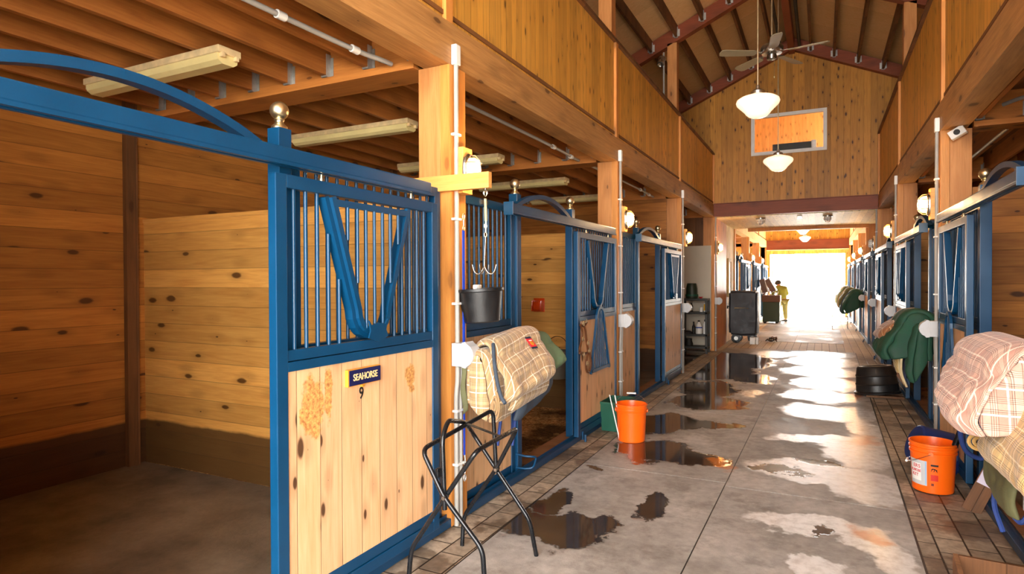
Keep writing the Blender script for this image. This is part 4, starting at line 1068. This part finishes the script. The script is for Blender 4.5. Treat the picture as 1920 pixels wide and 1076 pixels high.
# leather halter on the second left door
t = thing('leather_halter', 'brown leather halter with brass rings hung on the second left door', 'halter', (0,0,0))
xh = -2.075
for pts in ([(5.58,1.17),(5.63,1.10),(5.60,1.00),(5.56,.93),(5.64,.88)], [(5.66,1.20),(5.72,1.10),(5.76,.98),(5.80,.90)], [(5.56,.90),(5.66,.88),(5.76,.88)], [(5.80,.90),(5.74,.78),(5.76,.70),(5.84,.69),(5.88,.78),(5.82,.90)], [(5.60,1.17),(5.68,1.15),(5.76,1.18)]):
    m = MB(); m.tube(spline([(xh, y, z) for y, z in pts], 5), .011, 6); m.build('strap', M['leather'], t, True)
for y, z in ((5.64,.88),(5.80,.90),(5.62,1.03),(5.76,.98),(5.74,.78),(5.64,1.18)):
    m = MB(); m.tube([(xh+.012, y+.020*math.cos(a), z+.020*math.sin(a)) for a in [2*PI*k/12 for k in range(12)]], .005, 6, closed=True); m.build('ring', M['brass'], t, True)
m = MB(); m.tube([(xh-.0,5.64,1.18),(xh+.04,5.64,1.19),(xh+.045,5.64,1.225)], .004, 6); m.build('hook', M['brass'], t, True)
# small floor loop beside the second opening, maker's plate
t = thing('door_guide', 'blue bent rod door guide at the foot of the first ball-topped post', 'guide', (0,0,0))
m = MB(); m.tube(fillet([(-2.20,4.44,.20),(-2.12,4.44,.19),(-2.06,4.46,.19),(-2.06,4.52,.17),(-2.06,4.46,.10),(-2.12,4.44,.09),(-2.20,4.44,.09)], .03), .009, 8); m.build('rod', M['blue'], t, True)
t = thing('maker_plate', 'small silver plate on the top rail of the barred panel right of the nearest post', 'plate', (-2.212, 3.95, 2.172))
m = MB(); m.box((0,-.05,-.016), (.004,.05,.016)); m.build('plate', M['steel'], t)
t = thing('door_hook', 'small white hook on the nearest right-hand door', 'hook', (.93, 5.66, 1.06))
m = MB(); m.tube([(.03,0,.03),(0,0,.02),(-.03,.03,.0),(-.03,.07,.0),(-.01,.09,.03)], .004, 6); m.build('hook', M['steel'], t, True)
t = thing('detector', 'white box flood light under the right-hand beam at the nearest post', 'light', (XR+.09, P[2]-.09, 3.0)); t.rotation_euler = (0, -.5, -.3)
m = MB(); m.box((-.065,-.04,-.10), (.065,.04,-.02), bev=.006); m.build('casing', M['white'], t)
m = MB(); m.lathe([(.0006,0),(.026,0),(.026,.004),(.0006,.004)], (0,-.041,-.06), 16, Matrix.Rotation(PI/2, 4, 'X')); m.build('lens', M['ink'], t, True)
t = thing('ceiling_pipe', 'white pipe and clip crossing the beam at the far right edge', 'pipe', (0,0,0))
m = MB(); m.tube(spline([(1.47,7.03,2.90+.28),(1.60,6.9,3.00+.2),(1.95,6.7,3.22)], 5), .018, 8); m.build('pipe', M['pvc'], t, True)

# ------------------------------------------------------------------ pendants, fan, ceiling fittings
def make_pendant():
    t = thing('pendant_lamp', 'x', 'lamp')                # origin at the underside of the globe
    pr = [(.0006,0),(.045,.002),(.085,.016),(.112,.040),(.125,.060),(.160,.095),(.195,.130),(.205,.155),(.198,.180),(.165,.202),(.10,.222),(.062,.236),(.058,.250)]
    m = MB(); m.lathe(pr, n=40, cap=False); m.build('opal_globe', M['globe'], t, 60)
    m = MB(); m.lathe([(.064,.232),(.066,.262),(.050,.275),(.022,.285),(.018,.32),(.010,.325)], n=28); m.build('fitter', M['steel'], t, 50)
    m = MB(); m.tube([(0,0,.32),(0,0,2.95)], .0075, 8, cap=False); m.build('rod', M['brass'], t, True)
    m = MB(); m.lathe([(.05,2.93),(.05,2.96),(.01,2.90)], n=20); m.build('canopy', M['steel'], t, True)
    return t
PE = make_pendant()
for x, y, z, lab in ((-.57,6.57,3.20,'large white schoolhouse pendant lamp hanging nearest in the aisle'), (-.57,9.74,3.165,'second white pendant lamp hanging in front of the gable window'),
                     (-.57,22.9,3.10,'upper of the two small far pendant lamps above the bright doorway'), (-.57,25.6,3.0,'lower of the two small far pendant lamps above the bright doorway')):
    put(PE, USED, (x, y, z), 0, lab, 'pendant lamps')
t = thing('ceiling_fan', 'five-bladed ceiling fan hanging high in the aisle between the pendant lamps', 'fan', (-.57, 8.46, 4.46))
m = MB(); m.lathe([(.03,-.09),(.055,-.08),(.06,-.03),(.05,-.02),(.12,-.01),(.135,.02),(.135,.07),(.11,.10),(.04,.115),(.02,.15)], n=32); m.build('motor', M['steel'], t, 50)
m = MB(); m.tube([(0,0,.14),(0,0,1.90)], .011, 8); m.build('downrod', M['brass'], t, True)
m = MB(); m.tube([(.03,-.02,-.09),(.03,-.02,-.30)], .002, 6); m.lathe([(.001,-.33),(.008,-.32),(.008,-.305),(.001,-.30)], (.03,-.02,0), 8); m.build('pull_chain', M['brass'], t, True)
for k in range(5):
    a = math.radians(62.7+72*k); Mx = Matrix.Rotation(a, 4, 'Z') @ Matrix.Rotation(math.radians(12), 4, 'X')
    m = MB(); pts = [(.20,-.045),(.24,-.058),(.60,-.070),(.645,-.055),(.66,0),(.645,.055),(.60,.070),(.24,.058),(.20,.045)]
    m.prism([Mx @ Vector((x, y, -.006)) for x, y in pts], (0,0,.008)); bl = m.build('blade', M['fanblade'], t)
    m = MB(); m.prism([Mx @ Vector((x, y, .004)) for x, y in ((.09,-.015),(.16,-.012),(.23,-.04),(.26,0),(.23,.04),(.16,.012),(.09,.015))], (0,0,.006)); m.build('bracket', M['steel'], bl)
def cage_light(x, y, lab):
    t = thing('caged_ceiling_light', lab, 'light', (x, y, 2.99), 0, 'caged ceiling lights')
    m = MB(); m.lathe([(.10,-.03),(.10,0)], n=24); m.build('base', M['steel'], t, True)
    m = MB(); m.lathe([(.0006,-.13),(.04,-.125),(.07,-.09),(.078,-.03)], n=24, cap=False); m.build('glass', M['white'], t, True)
    m = MB()
    for k in range(4):
        a = PI*k/4; m.tube([(.095*math.cos(a)*q, .095*math.sin(a)*q, -.03-.12*math.sqrt(max(0,1-q*q))) for q in (-1,-.8,-.4,0,.4,.8,1)], .004, 6)
    m.tube([(.085*math.cos(a), .085*math.sin(a), -.085) for a in [2*PI*k/16 for k in range(16)]], .004, 6, closed=True); m.build('cage', M['steel'], t, True)
cage_light(-1.24, 15.0, 'caged glass ceiling light left under the low board ceiling'); cage_light(.11, 15.1, 'caged glass ceiling light right under the low board ceiling')
t = thing('smoke_detector', 'small dark square sensor between the two caged ceiling lights', 'sensor', (-.44, 14.95, 2.99))
m = MB(); m.box((-.05,-.05,-.05), (.05,.05,0), bev=.005); m.build('casing', M['steel'], t)
t = thing('flood_lamp', 'small chrome flood lamp on the loft post above the left gallery', 'lamp', (-2.52, 10.64, 5.42))
m = MB()
m.lathe([(.03,0),(.055,.03),(.06,.10),(.05,.105),(.0006,.06)], (.02,0,0), 16, Matrix.Rotation(2.2, 4, 'Y')); m.lathe([(.03,0),(.055,.03),(.06,.10),(.05,.105),(.0006,.06)], (.05,0,-.05), 16, Matrix.Rotation(2.6, 4, 'X')); m.build('heads', M['steel'], t, True)
t = thing('loft_conduit', 'pale conduit running up the loft post below the flood lamp', 'conduit', (-2.43, 10.66, 0))
m = MB(); m.tube([(0,0,3.4),(0,0,5.5)], .016, 8); m.build('pipe', M['pvc'], t, True)
for k, x in enumerate((-.78, -.42)):
    t = thing('ridge_conduit', 'dark conduit run along the ridge of the roof, '+('left' if k == 0 else 'right')+' one', 'conduit', (x, 0, 6.42))
    m = MB(); m.tube([(0,P[1],0),(0,P[4]-.2,0)], .03, 8); m.build('pipe', M['shelf'], t, True)

# ------------------------------------------------------------------ storage bay with shelf
m = MB(); m.box((-3.35, 14.26, .04), (-2.21, 14.30, 2.36)); tag(m.build('white_board', M['panelwhite']), 'tall plain white board standing behind the shelf on the left', 'board')
SX0, SX1, SY0, SY1 = -2.76, -2.20, 13.72, 14.06
t = thing('storage_shelf', 'dark plastic shelf unit with bottles in front of the white board', 'shelf', (0,0,0))
for x in (SX0, SX1-.05):
    for y in (SY0, SY1-.05):
        m = MB(); m.box((x, y, 0), (x+.05, y+.05, 1.14)); m.build('leg', M['shelf'], t)
for z in (.10, .37, .85, 1.14):
    m = MB(); m.box((SX0, SY0, z), (SX1, SY1, z+.05), bev=.006); m.build('shelf_board', M['shelf'], t)
def bottle(x, z, prof, mat, lab, name='bottle', cap=None, band=None, y=13.84, cat='bottle'):
    t = thing(name, lab, cat, (x, y, z)); m = MB(); m.lathe([(.0006,0)]+prof, n=20); m.build('body', mat, t, 40)
    if cap: m = MB(); m.lathe(cap, n=14); m.build('cap', M['ink'] if cap[0][0] < .03 else mat, t, 40)
    if band: m = MB(); m.lathe(band[0], n=20, cap=False); m.build('label_band', band[1], t, True)
    return t
bottle(-2.55, 1.19, [(.12,0),(.135,.03),(.125,.10),(.12,.22),(.105,.30),(.095,.33),(.0006,.335)], plain('DarkGreenCanister',(36,52,40),.45), 'dark green canister on top of the storage shelf', 'canister', cat='canister', band=([(.138,.05),(.140,.07),(.138,.09)], M['green']))
bottle(-2.36, 1.19, [(.02,0),(.05,.035),(.045,.036),(.0006,.012)], M['redlab'], 'small red dish on top of the storage shelf', 'dish', cat='dish')
bottle(-2.56, .90, [(.035,0),(.035,.13),(.018,.16),(.018,.185),(.0006,.186)], M['ink'], 'dark bottle on the upper inner shelf', band=([(.036,.03),(.036,.10)], M['pvc']))
bottle(-2.35, .90, [(.038,0),(.038,.10),(.0006,.102)], M['white'], 'short white can on the upper inner shelf', 'can', cat='can')
bottle(-2.26, .90, [(.035,0),(.035,.19),(.0006,.195)], M['white'], 'white tub with yellow label at the right of the upper inner shelf', 'tub', cat='tub', band=([(.0365,.03),(.0365,.17)], plain('YellowLabel',(240,176,20),.6)))
bottle(-2.51, .42, [(.034,0),(.034,.15),(.014,.20),(.014,.24),(.0006,.241)], M['ink'], 'dark bottle left of the white jug on the lower shelf', band=([(.035,.03),(.035,.12)], M['shelf']), cap=[(.017,.235),(.017,.26)])
bottle(-2.40, .42, [(.068,0),(.07,.01),(.07,.15),(.05,.21),(.022,.25),(.022,.27),(.0006,.271)], M['white'], 'white gallon jug with blue band on the lower shelf', 'jug', cat='jug', cap=[(.025,.262),(.025,.29)], band=([(.0712,.125),(.0712,.15)], plain('BlueBand',(30,80,180),.6)))
bottle(-2.27, .42, [(.045,0),(.045,.20),(.018,.25),(.018,.28),(.0006,.281)], M['white'], 'white spray bottle at the right of the lower shelf', cap=[(.02,.27),(.02,.31)])
t = thing('black_cloth', 'crumpled black cloth at the left of the lower shelf', 'cloth', (-2.64, 13.86, .42)); m = MB(); m.lathe([(.0006,0),(.09,0),(.085,.03),(.05,.06),(.0006,.065)], n=12, sx=1.1, sy=.8); m.build('cloth', M['cover'], t, True)
t = thing('boot', 'black boot standing on the bottom of the storage shelf', 'boot', (-2.62, 13.84, .15)); m = MB(); m.lathe([(.0006,0),(.06,0),(.065,.05),(.05,.11),(.05,.16),(.0006,.16)], n=12, sx=1.5); m.build('boot', M['ink'], t, True)

# ------------------------------------------------------------------ crossing: covered cart, straps, crate
def softbox(a, b, seed, amp=.02, n=10, bev=.05):
    bm = bmesh.new(); bmesh.ops.create_cube(bm, size=1.0)
    A, B = Vector(a), Vector(b); c = (A+B)/2; s = B-A
    for v in bm.verts: v.co = Vector((v.co.x*s.x, v.co.y*s.y, v.co.z*s.z))+c
    bmesh.ops.bevel(bm, geom=bm.edges[:], offset=bev, segments=3, affect='EDGES')
    bmesh.ops.subdivide_edges(bm, edges=[e for e in bm.edges if e.calc_length() > .15], cuts=n, use_grid_fill=True)
    for v in bm.verts:
        d = (v.co-c).normalized(); q = v.co*3+Vector((seed,0,0))
        v.co += d*amp*(mnoise.noise(q)+.6*abs(mnoise.noise(Vector((q.x*2, q.y*2, q.z*5))))-.2)
    m = MB(); m.bm.free(); m.bm = bm; return m
t = thing('covered_cart', 'wheeled cart under a black fabric cover at the left of the crossing', 'cart', (0,0,0))
softbox((-2.10,16.28,.20), (-1.42,16.86,1.31), 3., .03).build('fabric_cover', M['cover'], t, 60)
m = MB(); m.tube([(-1.94,16.25,.88),(-1.94,16.22,.89),(-1.64,16.22,.89),(-1.64,16.25,.88)], .014, 8); m.build('handle', M['tan'], t, True)
for x, y in ((-1.93,16.40),(-1.93,16.76),(-1.58,16.74)):
    m = MB(); m.lathe([(.055,-.03),(.11,-.028),(.12,-.01),(.12,.01),(.11,.028),(.055,.03)], (x,y,.12), 20, Matrix.Rotation(PI/2, 4, 'X')); w_ = m.build('wheel', M['black'], t, 40)
    m = MB(); m.lathe([(.0006,-.034),(.05,-.034),(.05,.034),(.0006,.034)], (x,y,.12), 14, Matrix.Rotation(PI/2, 4, 'X')); m.build('hub', M['steel'], w_, 40)
m = MB(); m.tube([(-2.10,16.5,.90),(-2.15,16.5,.92),(-2.15,16.5,.86)], .02, 8); m.build('knob', M['black'], t, True)
t = thing('white_block', 'small pale block on the floor under the covered cart', 'block', (-1.52, 16.24, 0)); m = MB(); m.box((-.07,-.03,0),(.05,.16,.17), bev=.005); m.box((.07,.0,0),(.12,.16,.17), bev=.005); m.build('block', M['white'], t)
t = thing('strap_pile', 'dark straps piled on the floor right of the covered cart', 'straps', (-1.16, 17.1, .0))
for k in range(4):
    m = MB(); m.tube([( .13*math.cos(a+k)*(1-.15*k)+.02*k, .10*math.sin(a+k), .015+.022*k+.04*math.sin(a*2)**2) for a in [2*PI*q/18 for q in range(18)]], .012, 6, closed=True); m.build('strap', M['leather'] if k % 2 else M['ink'], t, True)
t = thing('wall_frame', 'pale framed board on the cream wall left of the covered cart', 'frame', (XL-.025, 17.0, 1.15))
m = MB(); m.box((0,-.30,0), (.03,-.22,1.0)); m.box((0,.22,0), (.03,.30,1.0)); m.box((0,-.22,.92), (.03,.22,1.0)); m.box((0,-.22,0), (.03,.22,.08)); m.build('frame', M['cream'], t)
m = MB(); m.box((0,-.22,.08), (.012,.22,.92)); m.build('board', M['part'], t)

# ------------------------------------------------------------------ far cart and person
t = thing('utility_cart', 'dark green cart box with raised tilted lids beside the bent person', 'cart', (-1.66, 24.50, 0))
m = MB(); m.box((-.27,-.40,.06), (.30,.40,.78), bev=.02); m.build('box', plain('CartGreen', (40,60,42), .6), t)
m = MB(); m.box((-.30,-.42,.78), (.32,.42,1.02), bev=.02); m.build('top_box', plain('CartBrown', (88,56,34), .6), t)
for x, z, a in ((-.18, 1.12, -.25), (.10, 1.16, -.50)):
    Mx = Matrix.Translation((x, 0, z)) @ Matrix.Rotation(a, 4, 'Y')
    m = MB(); m.box((-.10,-.30,0), (.08,.30,.50), Mx, bev=.02); l_ = m.build('lid', plain('LidBrown', (96,70,58), .5), t)
    m = MB(); m.box((.08,-.31,-.02), (.10,.31,.54), Mx); m.build('rim', M['white'], l_)
m = MB()
for k in range(5): m.tube([(-.2+.1*k,-.3,1.02),(-.17+.1*k,-.25,1.16)], .02, 8)
m.build('fittings', M['steel'], t, True)
for x in (-.2, .2):
    for y in (-.3, .3):
        m = MB(); m.lathe([(.0006,-.02),(.06,-.02),(.06,.02),(.0006,.02)], (x,y,.06), 14, Matrix.Rotation(PI/2, 4, 'X')); m.build('wheel', M['ink'], t, 40)

def skinned(name, verts, edges, radii, mat, parent, root=0, sub=2):
    me = bpy.data.meshes.new(name); me.from_pydata(verts, edges, []); me.materials.append(mat)
    o = bpy.data.objects.new(name, me); C.objects.link(o); o.parent = parent
    sk = o.modifiers.new('skin', 'SKIN'); sk.use_smooth_shade = True
    d = me.skin_vertices[0].data if me.skin_vertices else None
    if d is None: 
        return o
    for i, r in enumerate(radii): d[i].radius = (r, r) if not isinstance(r, tuple) else r
    for i in range(len(verts)): d[i].use_root = (i == root)
    sb = o.modifiers.new('sub', 'SUBSURF'); sb.levels = sub; sb.render_levels = sub
    return o
per = thing('person', 'person seen from behind in an olive jacket, head bent over the cart', 'person', (-1.34, 25.45, 0), math.radians(40))
# local: +y = facing direction (away, towards the cart)
per.scale = (1.25, 1.15, 1.0)
bv = [(0,0,.84),(0,.03,1.0),(0,.07,1.17),(0,.12,1.28),(0,.17,1.35),(0,.22,1.42),(0,.24,1.50),
      (.09,0,.80),(.11,.02,.45),(.11,-.02,.09),(.11,.10,.04),(-.09,0,.80),(-.10,.06,.45),(-.11,-.04,.09),(-.11,.08,.04),
      (.17,.11,1.26),(.24,.10,1.02),(.20,.27,.98),(.17,.33,1.0),(-.17,.11,1.26),(-.24,.12,1.02),(-.19,.30,1.02),(-.16,.36,1.03)]
be = [(0,1),(1,2),(2,3),(3,4),(4,5),(5,6),(0,7),(7,8),(8,9),(9,10),(0,11),(11,12),(12,13),(13,14),(3,15),(15,16),(16,17),(17,18),(3,19),(19,20),(20,21),(21,22)]
br = [(.13,.10),(.125,.09),(.135,.10),(.11,.08),(.05,.05),(.075,.085),(.07,.08),.085,.06,.045,.035,.085,.06,.045,.035,.06,.045,.035,.028,.06,.045,.035,.028]
skinned('body', bv, be, br, M['skin'], per)
jv = [(0,.0,.80),(0,.03,1.0),(0,.07,1.17),(0,.11,1.28),(0,.15,1.34),(.17,.11,1.26),(.24,.10,1.02),(.205,.25,.985),(-.17,.11,1.26),(-.24,.12,1.02),(-.195,.28,1.015)]
skinned('jacket', jv, [(0,1),(1,2),(2,3),(3,4),(3,5),(5,6),(6,7),(3,8),(8,9),(9,10)], [(.165,.13),(.155,.12),(.165,.13),(.13,.10),.07,.082,.065,.05,.082,.065,.05], M['jacket'], per)
tv = [(0,0,.84),(.09,0,.78),(.11,.02,.45),(.11,-.02,.08),(-.09,0,.78),(-.10,.06,.45),(-.11,-.04,.08)]
skinned('trousers', tv, [(0,1),(1,2),(2,3),(0,4),(4,5),(5,6)], [(.15,.12),.105,.08,.062,.105,.08,.062], M['trouser'], per)
m = MB(); m.lathe([(.0006,.115),(.05,.105),(.085,.06),(.095,.0),(.085,-.05),(.06,-.075)], (0,.225,1.46), 20, Matrix.Rotation(.35, 4, 'X')); m.build('hair', M['hair'], per, True)
for s in (-1, 1):
    m = MB(); m.lathe([(.0006,-.015),(.02,-.01),(.02,.01),(.0006,.015)], (s*.088,.25,1.43), 10, Matrix.Rotation(PI/2, 4, 'Y')); m.build('ear', M['skin'], per, True)
    m = MB(); hx_, hy_, hz_ = s*.165, .35+(.02 if s < 0 else 0), 1.005
    m.box((hx_-.035, hy_, hz_-.014), (hx_+.035, hy_+.085, hz_+.014), bev=.012)
    for k in range(4): m.tube([(hx_-.028+.018*k, hy_+.075, hz_), (hx_-.028+.019*k, hy_+.12-.008*abs(k-1.5), hz_-.010), (hx_-.028+.019*k, hy_+.145-.01*abs(k-1.5), hz_-.035)], .0085, 6)
    m.tube([(hx_-s*.03, hy_+.02, hz_), (hx_-s*.055, hy_+.05, hz_-.01), (hx_-s*.055, hy_+.08, hz_-.02)], .010, 6); m.build('hand', M['skin'], per, True)
    m = MB(); m.box((s*.11-.045, -.09 if s < 0 else -.07, 0), (s*.11+.045, .17, .075), bev=.025); m.build('boot', M['ink'], per, True)
m = MB(); m.lathe([(.0006,-.02),(.018,.0),(.0006,.03)], (0,.322,1.45), 8); m.build('nose', M['skin'], per, True)
# wire stand and tack near the far blankets
t = thing('wire_stand', 'white wire stand on the pavers below the far right blankets', 'stand', (.52, 22.6, 0))
for x in (-.22, .22):
    m = MB(); m.tube(fillet([(x,-.25,0),(x,-.2,.42),(x,.2,.42),(x,.25,0)], .06), .010, 6); m.build('leg_frame', M['galv'], t, True)
m = MB(); m.tube([(-.22,-.2,.40),(.22,-.2,.40)], .010, 6); m.tube([(-.22,.2,.40),(.22,.2,.40)], .010, 6); m.build('cross_rod', M['galv'], t, True)
t = thing('brass_bridle', 'brass and leather bridle hanging under the olive far blanket', 'bridle', (.60, 20.4, .75))
m = MB(); m.tube([(.10*math.cos(a), .05*math.sin(a), .14*math.sin(a)) for a in [2*PI*k/16 for k in range(16)]], .02, 6, closed=True); m.build('strap', M['leather'], t, True)
m = MB(); m.lathe([(.02,-.05),(.07,0),(.02,.05)], (0,-.04,.0), 10); m.build('bell', M['brass'], t, True)

# ------------------------------------------------------------------ light
W = bpy.data.worlds.new('World'); bpy.context.scene.world = W; W.use_nodes = True
bg = W.node_tree.nodes['Background']; bg.inputs[0].default_value = (1.0, .985, .95, 1); bg.inputs[1].default_value = 17.0
def light(name, kind, loc, energy, color=(1,1,1), size=.1, rot=(0,0,0), sy=None, portal=False):
    l = bpy.data.lights.new(name, kind); l.energy = energy; l.color = color
    if kind == 'AREA':
        l.size = size
        if sy: l.shape = 'RECTANGLE'; l.size_y = sy
        if portal: l.cycles.is_portal = True
    elif kind == 'SUN': l.angle = size
    else: l.shadow_soft_size = size
    o = bpy.data.objects.new(name, l); C.objects.link(o); o.location = loc; o.rotation_euler = rot; return o
light('sun', 'SUN', (0, 40, 20), 130, (1,.95,.86), math.radians(1), (math.radians(-62), 0, math.radians(4)))
light('daylight_near_door', 'AREA', (2.75, YN-.15, 1.65), 190, (1,.97,.92), 2.4, (math.radians(88), 0, math.radians(38)), sy=2.6)  # added area lamp, strengthens daylight from the unseen opening behind the camera
light('portal_far', 'AREA', (-.58, YF+.35, 1.34), 1, size=2.9, sy=2.7, rot=(-PI/2,0,0), portal=True)
light('portal_near', 'AREA', (.9, YN-.3, 2.6), 1, size=6.4, sy=5.2, rot=(PI/2,0,0), portal=True)
warm = (1.0, .66, .34)
for (side, i) in PW:
    if (side, i) == (1, 4): continue
    X = XL if side < 0 else XR; s = -side
    light('bulkhead_light', 'POINT', (X+s*.235, P[i]+.10, 2.32), 9 if i < 5 else 8, warm, .05)
light('loft_room_light', 'POINT', (2.6, 16.0, 5.0), 220, (1,.88,.7), .15)

# ------------------------------------------------------------------ camera
cam = bpy.data.cameras.new('Camera'); co = bpy.data.objects.new('Camera', cam); C.objects.link(co)
cam.sensor_width = 36; cam.lens = 1154.42/1920*36; cam.clip_start = .05; cam.clip_end = 300
mw = Matrix.Rotation(math.radians(26.72), 4, 'Z') @ Matrix.Rotation(math.radians(90-.615), 4, 'X') @ Matrix.Rotation(math.radians(-.227), 4, 'Z')
mw.translation = (0, 0, 1.6); co.matrix_world = mw
sc = bpy.context.scene; sc.camera = co
sc.view_settings.view_transform = 'Standard'; sc.view_settings.look = 'None'; sc.view_settings.gamma = 1.0
try: sc.view_settings.use_curve_mapping = False
except Exception: pass
sc.view_settings.exposure = 0.45
sc.cycles.use_denoising = True
sc.cycles.max_bounces = 14; sc.cycles.diffuse_bounces = 8; sc.cycles.glossy_bounces = 5; sc.cycles.transmission_bounces = 6
sc.cycles.sample_clamp_indirect = 12.0
